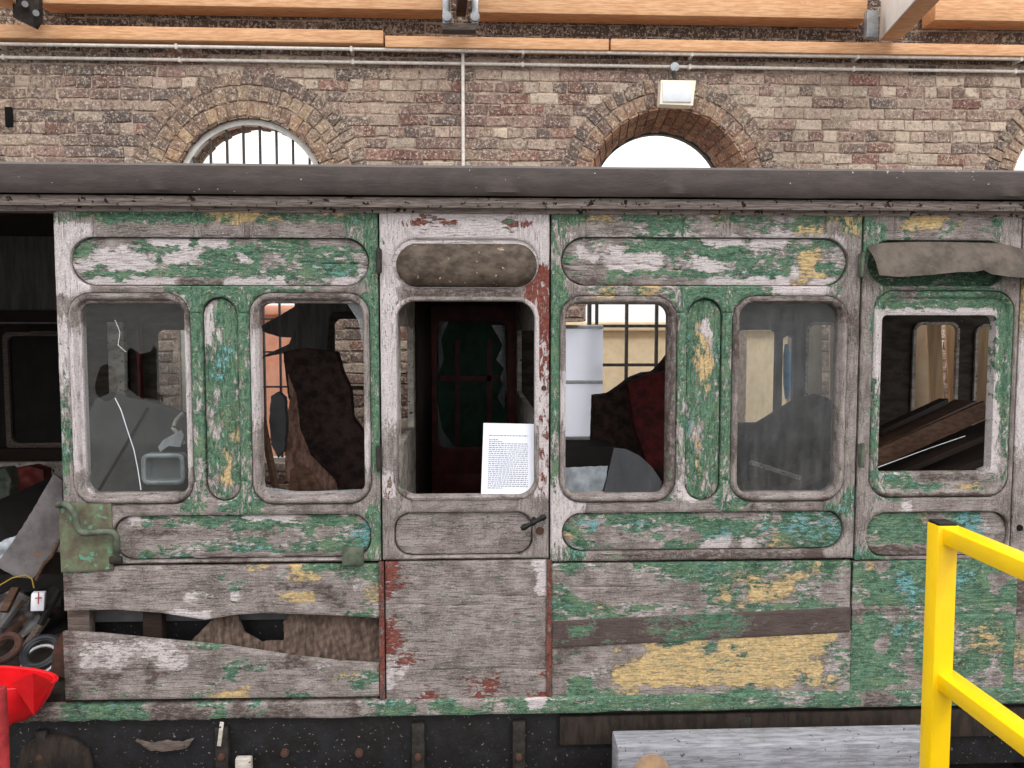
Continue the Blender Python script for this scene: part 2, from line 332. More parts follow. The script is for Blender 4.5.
def plate(name, bounds, dfn, yf, th, mat, parent=None, res=.006, bev=.003, hfn=None, paint=None, yfn=None, smooth=40):
    x0, x1, z0, z1 = bounds; nx = max(2, int(math.ceil((x1-x0)/res))+1); nzv = max(2, int(math.ceil((z1-z0)/res))+1)
    X, Z = np.meshgrid(np.linspace(x0, x1, nx), np.linspace(z0, z1, nzv)); h = max((x1-x0)/(nx-1), (z1-z0)/(nzv-1))
    for _ in range(2):
        d = dfn(X, Z); e = 1e-4
        gx = (dfn(X+e, Z) - dfn(X-e, Z))/(2*e); gz = (dfn(X, Z+e) - dfn(X, Z-e))/(2*e); g2 = np.maximum(gx*gx+gz*gz, .2)
        near = np.abs(d) < .72*h
        X = np.where(near, X - d*gx/g2, X); Z = np.where(near, Z - d*gz/g2, Z)
    X = np.clip(X, x0, x1); Z = np.clip(Z, z0, z1)
    d = dfn(X, Z); good = d > -h*.12
    dd = np.clip(d, 0, None)
    Y = np.full(X.shape, float(yf)) if yfn is None else yfn(X, Z)
    Yb = Y + th
    if bev > 0: Y = Y + np.where(dd < bev, bev - np.sqrt(np.maximum(0, bev*bev - (bev-dd)**2)), 0)
    if hfn is not None: Y = Y - hfn(X, Z, dd)
    idx = np.arange(X.size).reshape(X.shape)
    a, b, c, e4 = idx[:-1, :-1], idx[:-1, 1:], idx[1:, 1:], idx[1:, :-1]
    ga, gb, gc, ge = good[:-1, :-1], good[:-1, 1:], good[1:, 1:], good[1:, :-1]
    faces = []
    m = ga & gb & gc & ge; faces += np.stack([a[m], b[m], c[m], e4[m]], 1).tolist()
    for mm, tri in ((ga & gb & gc & ~ge, (a, b, c)), (ga & gb & ~gc & ge, (a, b, e4)), (ga & ~gb & gc & ge, (a, c, e4)), (~ga & gb & gc & ge, (b, c, e4))):
        faces += np.stack([t[mm] for t in tri], 1).tolist()
    if not faces: return None
    used = np.unique(np.concatenate([np.array(f) for f in faces])); remap = -np.ones(X.size, int); remap[used] = np.arange(len(used))
    faces = [[int(remap[i]) for i in f] for f in faces]; n = len(used)
    xs, ys, zs, yb = X.ravel()[used], Y.ravel()[used], Z.ravel()[used], Yb.ravel()[used]
    ed = {}
    for f in faces:
        for i in range(len(f)): ed[(f[i], f[(i+1) % len(f)])] = 1
    allf = [tuple(f) for f in faces] + [tuple(i+n for i in reversed(f)) for f in faces]
    for (p, q) in ed:
        if (q, p) not in ed: allf.append((q, p, p+n, q+n))
    V = np.concatenate([np.stack([xs, ys, zs], 1), np.stack([xs, yb, zs], 1)])
    at = None
    if paint is not None:
        A = paint(xs, zs); A = np.concatenate([A, A]); at = {'paint_a': A[:, :4], 'paint_b': A[:, 4:8]}
    return link(name, V, allf, mat, parent, smooth, at)

# ---------------------------------------------------------------- paint charts: which old coat survives where
#        green yellow red dark blue white deep
CODE = {'H': (1.12, .2, .0, .12, .05, .5, .1), 'w': (.0, .05, .05, .12, .0, .2, .1), 'W': (-.08, .05, .05, .03, 0, .86, .1), 'G': (.8, .2, .05, .05, .1, .5, .2), 'g': (.46, .15, .05, .1, .05, .45, .2),
        'D': (.9, .2, .05, .3, 0, .2, .95), 'T': (.8, .1, .05, .05, .34, .5, .5), 'B': (.78, .1, .05, .05, .5, .5, .4), 'b': (.3, .1, .05, .05, .62, .5, .2),
        'Y': (.1, .92, .05, .05, 0, .4, .2), 'y': (.22, .58, .05, .1, 0, .45, .2), 'm': (.55, .7, .05, .05, 0, .4, .4),
        'R': (.03, 0, .72, .1, 0, .5, .1), 'r': (.03, 0, .40, .05, 0, .75, .1), 'q': (.03, 0, .36, .1, 0, .2, .1), 'S': (.03, 0, .56, .55, 0, .2, .1), 'v': (.0, .05, .02, .1, 0, .56, .1), 'K': (.02, 0, .12, 1.0, 0, 0, .1), 'k': (.1, .05, .05, .55, 0, .1, .1),
        'X': (.62, .02, .0, .95, .15, 0, .25)}
CODEN = {k: np.array(v) for k, v in CODE.items()}
def chart(px0, px1, ys, rows, vert=0.0, Y=3.2, vfn=None, jit=5, heavy=False):
    swap = {'G': 'H', 'W': 'g', 'T': 'H'} if heavy else {}
    n = max(len(r) for r in rows); rows = [r.ljust(n, r[-1]) for r in rows]
    A = np.array([[CODEN[swap.get(c, c)] for c in r] for r in rows]); ys = np.array(ys, float)
    def fn(x, z):
        px, py = PROJ(x, Y, z)
        px = px + jit*nz(x, z, 31, 1.0); py = py + jit*.45*nz(x, z, 43, 4.0)
        u = np.clip((px-px0)/(px1-px0)*n - .5, 0, n-1.001); i = u.astype(int); fu = u-i
        v = np.clip(np.interp(py, ys, np.arange(len(ys))), 0, max(0, len(ys)-1.001)); j = v.astype(int); fv = v-j; j2 = np.minimum(j+1, len(ys)-1); i2 = np.minimum(i+1, n-1)
        fu = fu*fu*(3-2*fu); fv = fv*fv*(3-2*fv)
        c = (A[j, i]*((1-fu)*(1-fv))[:, None] + A[j, i2]*(fu*(1-fv))[:, None] + A[j2, i]*((1-fu)*fv)[:, None] + A[j2, i2]*(fu*fv)[:, None])
        vv = np.full(len(x), float(vert)) if vfn is None else vfn(*PROJ(x, Y, z))
        return np.stack([c[:, 0], c[:, 1], c[:, 2], c[:, 3], c[:, 4], c[:, 5], c[:, 6], vv], 1)
    return fn
def flat(code, vert=0.0):
    def fn(x, z):
        c = np.tile(CODEN[code], (len(x), 1)); return np.concatenate([c, np.full((len(x), 1), float(vert))], 1)
    return fn
def stiles(ranges):
    def f(px, py):
        v = np.zeros(px.shape)
        for a, b in ranges: v = np.where((px > a) & (px < b), 1.0, v)
        return v
    return f

# ================================================================ THE SETTING
YW = 6.4
g = MB().box((0, 3, -.05), (24, 22, .1)).build('floor', M['ground']); prop(g, kind='structure')
# wall with three arched windows
def arch(px, pycentre, rpx): c = P(px, pycentre, YW); return (c.x, c.z, rpx*(YW)/F*1.0)
A1, A2, A3 = arch(250, 193, 73), arch(669, 192, 82), arch(1088, 192, 82)
ARCH = (A1, A2, A3); SILL = .95; WTOP = 5.2
ADDED_OPENINGS = [(P(546, 400, YW).x, A2[0]-A2[2]+.03, P(580, 322, YW).z), (P(724, 400, YW).x, P(786, 400, 6.82).x, P(757, 329, YW).z)]  # made-up wall openings, added so bright patches show through the carriage windows
def d_open(x, z, gro=0.0):
    d = np.full(np.shape(x), 1e9)
    for cx, cz, r in ARCH:
        circ = np.hypot(x-cx, np.maximum(z-cz, 0)) - r; dd = np.maximum(np.where(z > cz, circ, np.abs(x-cx)-r), SILL - z)
        d = np.minimum(d, dd)
    for a, b, zt in ADDED_OPENINGS: d = np.minimum(d, np.maximum(np.maximum(a-x, x-b), np.maximum(z-zt, .02-z)))
    return d
wall = plate('wall_back', (-6.2, 6.8, 0, WTOP), lambda x, z: d_open(x, z) - .004, YW+.008, .42, M['mortar'], res=.04, bev=0, hfn=lambda x, z, d: .004*nz(x, z, 20))
prop(wall, kind='structure')
# brick faces
bv, bf, bc = [], [], []
PAL = [((126, 98, 92), 3), ((148, 118, 110), 3), ((112, 96, 92), 3), ((178, 156, 142), 3), ((206, 188, 170), 2), ((96, 86, 84), 2), ((132, 88, 80), 2), ((160, 136, 122), 2)]
def bcol(x, z):
    px, py = PROJ(np.array([x]), YW, np.array([z])); px, py = px[0], py[0]
    w = [c[1] for c in PAL]
    if px < 170: w = [2, 2, 4, 2, .8, 3, 1.2, 2]
    elif px > 730: w = [1, 2, 1, 6, 7, .7, .7, 3]
    elif px < 560: w = [2, 3, 1.4, 4, 4.5, 1, 3, 2]
    c = np.array(random.choices([p[0] for p in PAL], w)[0], float)
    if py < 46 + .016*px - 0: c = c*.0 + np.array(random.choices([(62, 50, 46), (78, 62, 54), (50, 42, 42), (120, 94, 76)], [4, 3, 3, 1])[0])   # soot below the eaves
    c = c*(1 + random.uniform(-.12, .12)); return lin([min(255, max(0, k)) for k in c])
def brick(cx, cz, L, H, ang=0.0, proud=0.0, col=None, dep=.02, yoff=0.0):
    b = len(bv); ca, sa = math.cos(ang), math.sin(ang); y0 = YW - proud + random.uniform(-.003, .003) + yoff
    j = lambda: random.uniform(-.009, .009)
    for inset, y in ((.007, y0), (0.0, y0+.006), (0.0, y0+dep)):
        for sx, sz in ((-1, -1), (1, -1), (1, 1), (-1, 1)):
            u, w = sx*(L/2-inset)+j(), sz*(H/2-inset)+j(); bv.append((cx+u*ca-w*sa, y, cz+u*sa+w*ca))
    bf.append((b, b+1, b+2, b+3))
    for l in (0, 4):
        for k in range(4): bf.append((b+l+k, b+l+4+k, b+l+4+(k+1) % 4, b+l+(k+1) % 4))
    bc.extend([col]*12)
RINGW = .118
crs = .088; nrow = int(WTOP/crs)
for r in range(nrow):
    z = (r+.5)*crs; hdr = (r % 4 == 0); L = .115 if hdr else .228
    x = -6.15 + random.uniform(0, .2)
    while x < 6.75:
        l = L*random.uniform(.93, 1.07); segs = [(x, x+l-.011)]
        for i, (cx, cz, R) in enumerate(ARCH):
            R2 = R + RINGW*(3 if i == 0 else 2) - .02
            ns = []
            for a, b_ in segs:
                if z > cz:
                    if z - cz < R2: hw = math.sqrt(R2*R2-(z-cz)**2)
                    else: ns.append((a, b_)); continue
                elif z > SILL: hw = R + .004
                else: ns.append((a, b_)); continue
                if a < cx-hw: ns.append((a, min(b_, cx-hw)))
                if b_ > cx+hw: ns.append((max(a, cx+hw), b_))
            segs = ns
        for a0, b0, zt0 in ADDED_OPENINGS:
            if z < zt0+.02:
                ns = []
                for a, b_ in segs:
                    if a < a0: ns.append((a, min(b_, a0)))
                    if b_ > b0: ns.append((max(a, b0), b_))
                    if a < a0 and b_ <= a0: pass
                segs = [q for q in ns if q[1]-q[0] > .02]
        for a, b_ in segs:
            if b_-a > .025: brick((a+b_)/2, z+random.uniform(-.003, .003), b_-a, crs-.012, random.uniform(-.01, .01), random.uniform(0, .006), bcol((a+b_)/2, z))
        x += l
faces_b = link('brick_facing', bv, bf, M['brick'], wall, None, {'brick_colour': bc})
# radial arch rings
bv, bf, bc = [], [], []
for i, (cx, cz, R) in enumerate(ARCH):
    for k in range(3 if i == 0 else 2):
        r0 = R + RINGW*k; rm = r0+RINGW/2; n = int(math.pi*rm/.083)
        for q in range(n):
            a = math.pi*(q+.5+(.5 if k % 2 else 0)*0)/n
            if k == 0: c = random.choice([(176, 138, 102), (150, 116, 90), (190, 158, 118), (134, 104, 84)])
            elif i == 0 and k == 1: c = random.choice([(150, 124, 102), (128, 106, 92), (112, 92, 82), (168, 144, 118)])
            else: c = random.choice([(104, 90, 84), (124, 104, 94), (88, 76, 72), (150, 124, 106)])
            if i == 1 and k == 0: c = random.choice([(150, 112, 92), (128, 94, 80), (112, 88, 78), (164, 130, 104)])
            brick(cx+rm*math.cos(a), cz+rm*math.sin(a), RINGW-.011, math.pi*rm/n-.012, a, .008, lin(c))
link('arch_brickwork', bv, bf, M['brick'], wall, None, {'brick_colour': bc})
# brick soffits: splayed reveal in the second and third arch, straight in the first
bv, bf, bc = [], [], []
for i, (cx, cz, R) in enumerate(ARCH):
    Rb = R*(.86 if i else .985); dep = .40; nd = 4
    n = int(math.pi*R/.083)
    for q in range(n):
        a0, a1 = math.pi*(q+.07)/n, math.pi*(q+.93)/n
        for k in range(nd):
            sh = .5 if q % 2 else 0
            t0, t1 = max(0, (k - sh + .06)/nd), min(1, (k+1 - sh - .06)/nd)
            if t1 <= 0 or t1 - t0 < .02: continue
            c = lin(random.choice([(190, 132, 98), (170, 112, 84), (204, 150, 112), (150, 98, 76)])) if i else lin(random.choice([(150, 120, 96), (120, 98, 82)]))
            b = len(bv)
            for off in (0, .03):
                for t, a in ((t0, a0), (t0, a1), (t1, a1), (t1, a0)):
                    rr_ = R + (Rb-R)*t - .008 + off; bv.append((cx+rr_*math.cos(a), YW+.0+dep*t, cz+rr_*math.sin(a)))
            bf.append((b+3, b+2, b+1, b))
            for k2 in range(4): bf.append((b+k2, b+(k2+1) % 4, b+4+(k2+1) % 4, b+4+k2))
            bc.extend([c]*8)
link('arch_soffit', bv, bf, M['brick'], wall, None, {'brick_colour': bc})
sof = MB()
for i, (cx, cz, R) in enumerate(ARCH[1:]):
    n = 40; b = len(sof.v)
    for q in range(n+1):
        a = math.pi*q/n
        for (rad, y) in ((R+.0, YW+.012), (R*.86+.004, YW+.40), (R+.05, YW+.40)):
            sof.v.append((cx+rad*math.cos(a), y, cz+rad*math.sin(a)))
    for q in range(n):
        for k in range(3): sof.f.append((b+q*3+k, b+q*3+(k+1) % 3, b+(q+1)*3+(k+1) % 3, b+(q+1)*3+k))
    for sx in ((1,) if i == 0 else (-1, 1)):      # splayed jambs below the arch
        x0, x1 = cx+sx*R, cx+sx*R*.86
        sof.prism([(x0, YW+.012, SILL), (x1, YW+.40, SILL), (x0+sx*.02, YW+.40, SILL)], (0, 0, 1), cz-SILL)
sof.build('splayed_reveal', M['mortar'], wall)
hole = MB().box(P(9, 117, YW-.011), (.055, .02, .15), bev=.006).build('putlog_hole', M['blackhole'], wall)
prop(hole, label='black putlog hole')

# windows: bars and frames
def arched_window(name, a, yfr, rad, vx, hz, bw, frame_mat, bar_mat, lun=True, bfr=.045):
    cx, cz, R = a; t = empty(name, (cx, yfr, SILL)); prop(t, kind='structure')
    f = MB(); pts = []
    ring_o, ring_i = rad, rad-bfr
    n = 28; path = [(cx+ring_o, SILL)] + [(cx+ring_o*math.cos(math.pi*q/n), cz+ring_o*math.sin(math.pi*q/n)) for q in range(n+1)] + [(cx-ring_o, SILL)]
    pin = [(cx+ring_i, SILL+bfr)] + [(cx+ring_i*math.cos(math.pi*q/n), cz+ring_i*math.sin(math.pi*q/n)) for q in range(n+1)] + [(cx-ring_i, SILL+bfr)]
    m = len(path)
    for y in (yfr, yfr+.06):
        f.v += [(x, y, z) for x, z in path] + [(x, y, z) for x, z in pin]
    for i in range(m):
        j = (i+1) % m
        f.f += [(i, m+i, m+j, j), (2*m+i, 2*m+j, 3*m+j, 3*m+i), (m+i, 3*m+i, 3*m+j, m+j), (i, j, 2*m+j, 2*m+i)]
    f.build('window_frame', frame_mat, t, 30)
    b = MB()
    for x in vx:
        dx = abs(x-cx)
        if dx < ring_i:
            top = (cz + math.sqrt(ring_i**2-dx*dx)) if lun else cz - .05
            b.box((x, yfr+.03, (SILL+top)/2), (bw, .03, top-SILL))
    for z in hz:
        b.box((cx, yfr+.03, z), (2*ring_i, .034, bw))
    b.build('glazing_bar', bar_mat, t, 30)
    return t
vx1 = [A1[0] + (k-4.5)*.128 for k in range(10)]
arched_window('window_1', A1, YW+.05, A1[2]-.005, vx1, [P(275, y, YW+.05).z for y in (319, 352, 387, 440, 490)], .014, M['whiteframe'], M['frost'])
Yw2 = YW+.42; s2 = .86
cxs = [P(x, 350, Yw2).x for x in (597, 627, 657, 687)]
arched_window('window_2', A2, Yw2, A2[2]*s2+.02, cxs, [P(640, y, Yw2).z for y in (326, 365, 396, 440, 480)], .026, M['frost'], M['frost'], lun=False, bfr=.03)
arched_window('window_3', A3, Yw2, A3[2]*s2+.02, [A3[0]+(k-1.5)*.27 for k in range(4)], [P(640, y, Yw2).z for y in (326, 365, 396, 440, 480)], .026, M['frost'], M['frost'], lun=False, bfr=.03)

# what stands outside the windows
def house(name, x0, x1, y0, y1, h, mat, label, cat='building', roofmat=None):
    t = empty(name, ((x0+x1)/2, (y0+y1)/2, 0), label, cat)
    MB().box(((x0+x1)/2, (y0+y1)/2, h/2), (x1-x0, y1-y0, h)).build('wall', mat, t)
    MB().box(((x0+x1)/2, (y0+y1)/2, h+.06), (x1-x0+.2, y1-y0+.2, .12), bev=.02).build('coping', roofmat or mat, t)
    return t
hz1 = P(275, 300, 9.6).z
house('salmon_building', -5.5, P(322, 350, 9.6).x, 9.6, 12, 2.2, M['salmon'], 'salmon pink building outside the left arched window')
house('cream_building', P(560, 330, 10.2).x, 7.2, 10.2, 12.5, P(640, 331, 10.2).z, M['render'], 'cream rendered building outside the middle arched window')

# timber and services along the wall top
def board_px(name, pxa, pxb, ytop_mid, ybot_mid, Y, dep, mat, label, cat='beam', group=None):
    xm = (max(0, pxa)+min(1024, pxb))/2; zt, zb = P(xm, ytop_mid, Y).z, P(xm, ybot_mid, Y).z; xa, xb = P(pxa, ytop_mid, Y).x, P(pxb, ytop_mid, Y).x
    o = MB().box(((xa+xb)/2, Y+dep/2, (zt+zb)/2), (xb-xa, dep, zt-zb), bev=.006).build(name, mat); return prop(o, label, cat, group)
board_px('wall_plate', -170, 383, 27, 40.5, 6.27, .13, M['pine'], 'lower pine wall plate at the upper left, ending left of the steel hanger')
board_px('wall_plate', 385, 609, 37, 48.5, 6.27, .13, M['pine'], 'short middle length of pine wall plate under the steel hanger')
board_px('wall_plate', 611, 1140, 41.5, 53, 6.27, .13, M['pine'], 'long right length of pine wall plate passing under the white rafter')
board_px('purlin', 36, 443, -22, 6.5, 6.19, .19, M['pine'], 'pine beam at the top left, between left rafter and steel hanger')
board_px('purlin', 476, 868, -20, 15.5, 6.19, .19, M['pine'], 'orange pine beam at the top, between steel hanger and white rafter')
board_px('purlin', 936, 1160, -10, 20.5, 6.19, .19, M['pine'], 'pine beam at the top right corner, right of the white rafter')
for nm, (pa, Ya), (pb, Yb), w, h, mat, lab in (
    ('rafter', ((893, 3), 6.2), ((975, -98), 4.4), .15, .54, M['pine'], 'rafter with white left face slanting up at the top right'),
    ('rafter', ((8, -6), 6.22), ((-60, -80), 4.8), .16, .2, M['pine'], 'pine rafter end in the top left corner'),
    ('rafter', ((461, -8), 6.2), ((468, -90), 4.9), .075, .36, M['brownplank'], 'brown rafter held by the steel hanger at the top centre')):
    a, b = P(*pa, Ya), P(*pb, Yb)
    ob = prop(MB().beam(a, b, w, h, bev=.008).build(nm, mat), lab, 'beam')
    if h > .5:
        d = (b-a).normalized(); side = Vector((0, 0, 1)).cross(d).normalized()
        q = MB().beam(a-side*(w/2+.006), b-side*(w/2+.006), .012, h-.01, bev=.003).build('bright_side_board', M['whitebeam'], ob); prop(q, label='white side board with the overexposed look put into its colour')  # added board; the overexposed bright side is put into its white colour
t = empty('steel_hanger', P(459, 33, 6.2), 'galvanised steel hanger with round bolts clasping the brown rafter, top centre', 'bracket')
for sx, bx in ((446, 447), (475, 475)):
    c = P(sx, 12, 6.1); MB().box(c, (.05, .06, .19), bev=.006).build('side_plate', M['galv'], t)
    MB().lathe(P(bx, 17, 6.06), [(.001, -.03), (.034, -.03), (.034, .02), (.001, .02)], 'y', 20).build('bolt', M['silver'], t)
MB().box(P(459, 29, 6.12), (.25, .1, .05), bev=.006).build('shoe', M['oldgrey'], t)
t = empty('steel_plate', P(25, 20, 6.15), 'grey bolted steel plate joining the pine rafter, top left corner', 'bracket')
MB().prism([P(12, -8, 6.1), P(13, 17, 6.1), P(34, 27, 6.1), P(39, 20, 6.1), P(39, -8, 6.1)], (0, 1, 0), .05).build('plate', M['iron'], t)
for x, y in ((25, 4), (36, 13)): MB().tube([P(x, y, 6.02), P(x, y, 6.1)], .022, 10).build('bolt', M['silver'], t)
o = MB().box(P(871, 25, 6.08), (.09, .06, .2), bev=.008).build('rafter_shoe', M['galv']); prop(o, 'galvanised shoe at the foot of the white rafter', 'bracket')

def conduit(name, y0, label, r=.013):
    yc_ = 6.365 if y0 > 60 else 6.30; z = P(512, y0, yc_).z; pts = [(x, yc_, z) for x in np.linspace(-5.2, 5.9, 12)]
    t = MB().tube(pts, r, 10)
    for x in np.linspace(-4.9, 5.6, 9): t.box((x, (yc_-.015+6.40)/2, z), (.02, 6.40-yc_+.015, .04), bev=.004)
    return prop(t.build(name, M['conduit']), label, 'pipe')
conduit('wall_conduit', 51.5, 'upper of the two horizontal pale conduits along the brick wall')
conduit('wall_conduit', 64.5, 'lower of the two horizontal pale conduits along the brick wall')
zt, zb = P(463, 48, 6.34).z, .9; x = P(463, 100, 6.34).x
prop(MB().tube([(x, 6.35, zt), (x, 6.35, (zt+zb)/2), (x, 6.35, zb)], .013, 10).lathe((x, 6.36, zt), [(.001, -.02), (.04, -.02), (.04, .035), (.001, .035)], 'y', 18).build('drop_conduit', M['conduit']), 'vertical pale conduit with a round junction box, dropping down the brick wall', 'pipe')
t = empty('floodlight', P(677, 105, 6.25), 'cream square floodlight over the middle arched window', 'lamp')
MB().prism([P(661, 80, 6.18), P(696, 80.5, 6.18), P(693, 105.5, 6.18), P(660, 104, 6.18)], (0, 1, 0), .1).build('housing', M['lamp'], t)
MB().tube([P(674, 67, 6.32), P(674, 74, 6.28), P(675, 82, 6.22)], .016, 8).build('bracket', M['iron'], t)
MB().lathe(P(674, 68, 6.31), [(.001, -.03), (.035, -.03), (.035, .03), (.001, .03)], 'y', 18).build('junction_box', M['galv'], t)
MB().box(P(677, 92, 6.175), (.22, .012, .15), bev=.004).build('lens', M['whitepanel'], t)

# ================================================================ THE CARRIAGE
YC = 3.2
car = empty('railway_carriage', (0, 4.35, .13), 'derelict wooden railway carriage with flaking green paint, panelled side and broken windows', 'railway carriage')
ZB = P(512, 712, YC).z            # underside of the body
def bnd(r): return (r[0]-r[2], r[0]+r[2], r[1]-r[3], r[1]+r[3])
FA = dict(o=rr(59, 210, 379, 563, 0, YC))
W1o, W1i = rr(71, 293, 191, 504, 22, YC), rr(81.5, 303, 187, 494, 11, YC)
W2o, W2i = rr(251, 293, 370, 504, 22, YC), rr(259.5, 303, 364, 494, 11, YC)
W3o, W3i = rr(560, 296, 676, 502, 22, YC), rr(565.5, 304, 668, 494, 12, YC)
W4o, W4i = rr(732, 296, 846, 501, 22, YC), rr(738, 303, 838, 493, 12, YC)
PA1, PA2, PA3 = rr(69, 237, 369, 286, 24, YC), rr(203, 297, 239, 502, 18, YC), rr(112, 515, 371, 560, 20, YC)
PB1, PB2, PB3 = rr(561, 237, 849, 286, 24, YC), rr(686, 298, 722, 501, 18, YC), rr(562, 512, 845, 551, 19, YC)
warp = lambda x, z, d: .0016*nz(x, z, 9) + .0008*nz(x, z, 37, 2)
RAIL_D = .019
def frame(name, outer, holes, grooves=(), **kw):
    bx = bnd(outer)
    gr = []
    for (ax, ay, bx_, by) in grooves: a, b = P(ax, ay, YC), P(bx_, by, YC); gr.append((a.x, a.z, b.x, b.z))
    def dfn(x, z):
        d = -sd(x, z, outer)
        for h in holes: d = np.minimum(d, sd(x, z, h))
        return d
    def h(x, z, d):
        y = warp(x, z, d)
        for ax, az, cx, cz in gr:
            ex, ez = cx-ax, cz-az; t = np.clip(((x-ax)*ex+(z-az)*ez)/(ex*ex+ez*ez), 0, 1); dd = np.hypot(x-ax-t*ex, z-az-t*ez)
            y = y - .006*np.clip(1-dd/.0045, 0, 1)
        return y
    return plate(name, bx, dfn, kw.pop('yf', YC), kw.pop('th', .045), M['paint'], bev=.005, hfn=h, **kw)

# --- section left of the first door
mapA = chart(60, 380, [213, 219, 228, 250, 290, 300, 340, 400, 450, 497, 508, 530, 560],
    ['gDDDDDDDDmYYYDDDyyDD', 'gwGGGGGGGmmYyyGgGGTG', 'WWwwwwwwwwwwwwwwwwgG', 'WWWWWWWWWWWWWWWWWWGG', 'WWwwwwgGGGGGGgggwwwG', 'wWWWWWWWGGGGGwwwwwGG',
     'WWWWWWWGGGgGgwwwwwGG', 'gwwwwwwGGGgGGwwwwwGG', 'TwwwwwwGGGGGgwwwwwgG', 'wwwwwwwggwgGgwwwwwww', 'kkwwwwwgGwGGGwwwwwwG', 'ggwwwwwwwwwwwwwwwwwG', 'kkwwwwwwkkkkwwwwwwwg'],
    vfn=stiles([(56, 95), (190, 204), (238, 254), (345, 384)]))
frA = frame('side_frame', FA['o'], [PA1, PA2, PA3, grow(W1o, .0025), grow(W2o, .0025)], [(94, 212, 94, 238), (345, 212, 345, 238), (345, 286, 345, 294), (94, 286, 94, 294), (347, 504, 347, 515), (122, 504, 122, 515), (192, 313, 203, 313), (239, 313, 251, 313), (192, 482, 202, 483), (239, 482, 251, 482)], paint=mapA, parent=car)
def panel(name, r, paint, parent, bulge=.005, yf=YC+.019, cracks=(), **kw):
    gr = []
    for (ax, ay, bx_, by) in cracks: a, b = P(ax, ay, YC), P(bx_, by, YC); gr.append((a.x, a.z, b.x, b.z))
    R2 = grow(r, .006)
    def h(x, z, d):
        y = warp(x, z, d) + bulge*np.clip(d/.05, 0, 1) - .022*np.clip(1-(d-.006)/.006, 0, 1)
        for ax, az, cx, cz in gr:
            ex, ez = cx-ax, cz-az; t = np.clip(((x-ax)*ex+(z-az)*ez)/(ex*ex+ez*ez), 0, 1); dd = np.hypot(x-ax-t*ex, z-az-t*ez + .004*nz(x, z, 30))
            y = y - .008*np.clip(1-dd/.006, 0, 1)
        return y
    return plate(name, bnd(R2), lambda x, z: -sd(x, z, R2), yf, .02, M['paint'], parent, bev=.004, hfn=h, paint=paint, **kw)
panel('waist_panel', PA1, chart(70, 368, [242, 250, 258, 266, 274, 282],
    ['wGwwwGGWWWGWWgwgGGGgwwwww', 'GGWgWGGGGWWGGGGGGGGGGGGGG', 'ggWWWWgGWWgGGgWgwgGGGGGGg', 'WWgWWWWgGGGGGGGGgGgGTTTTw', 'wGGGGGGGGGGGGGGGGGGGGTTTW', 'wWWWWWWWWkkkkWWWWWggggWWw']), frA, cracks=[(300, 262, 368, 265)])
panel('pillar_panel', PA2, chart(203, 239, [300, 315, 335, 355, 375, 395, 415, 435, 455, 475, 495],
    ['wGGg', 'WGGG', 'WgGG', 'gTBG', 'TBTG', 'GgGG', 'gGmG', 'GgGm', 'GGmG', 'GgYG', 'wgGw'], vert=1), frA)
panel('waist_panel', PA3, chart(112, 372, [518, 525, 534, 542, 550, 557],
    ['wWGGgGGGGGWWWWwGGgGw', 'wgGwGggGgGGGGGGGGGGB', 'wkkkkwwwwgwkkwGGwgbB', 'wwwwwwgggggGwggGGGGB', 'wwwGgggTgBBBGgGGGGGT', 'wwTwgTwwwwwwWwwwwwww']), frA, cracks=[(170, 559, 342, 557)])
def moulding(name, o, i, paint, parent, h0=.014, th=.055, yf=YC, prof=None):
    w = min(o[2]-i[2], o[3]-i[3])
    def dfn(x, z): return np.minimum(-sd(x, z, o), sd(x, z, i))
    def hf(x, z, d):
        so = -sd(x, z, o); t = np.clip(so/.035, 0, 1)
        return np.where(so < .027, h0*np.sqrt(np.clip(np.sin(np.pi*np.clip(so/.028, .0, 1)), 0, 1)), -.012) + .0008*nz(x, z, 60)
    return plate(name, bnd(o), dfn, yf+.002, th, M['paint'], parent, res=.005, bev=.004, hfn=hf, paint=paint)
mm = lambda rows, px0, px1: chart(px0, px1, [294, 310, 350, 400, 450, 485, 500], rows, vfn=stiles([(px0-4, px0+16), (px1-16, px1+4)]), jit=3)
moulding('window_moulding', W1o, W1i, mm(['kkwwwkkk', 'wWwwwwWk', 'WWwwwwWW', 'WWwwwwWW', 'WWwwwwWW', 'wWwwwwWw', 'kwwwwwwk'], 70, 191), frA)
moulding('window_moulding', W2o, W2i, mm(['kwkkkkkk', 'wWwwwwWw', 'WwwwwwWw', 'WWwwwwWw', 'wwwwwwWW', 'wwwwwwww', 'kwwwwwwk'], 251, 370), frA)
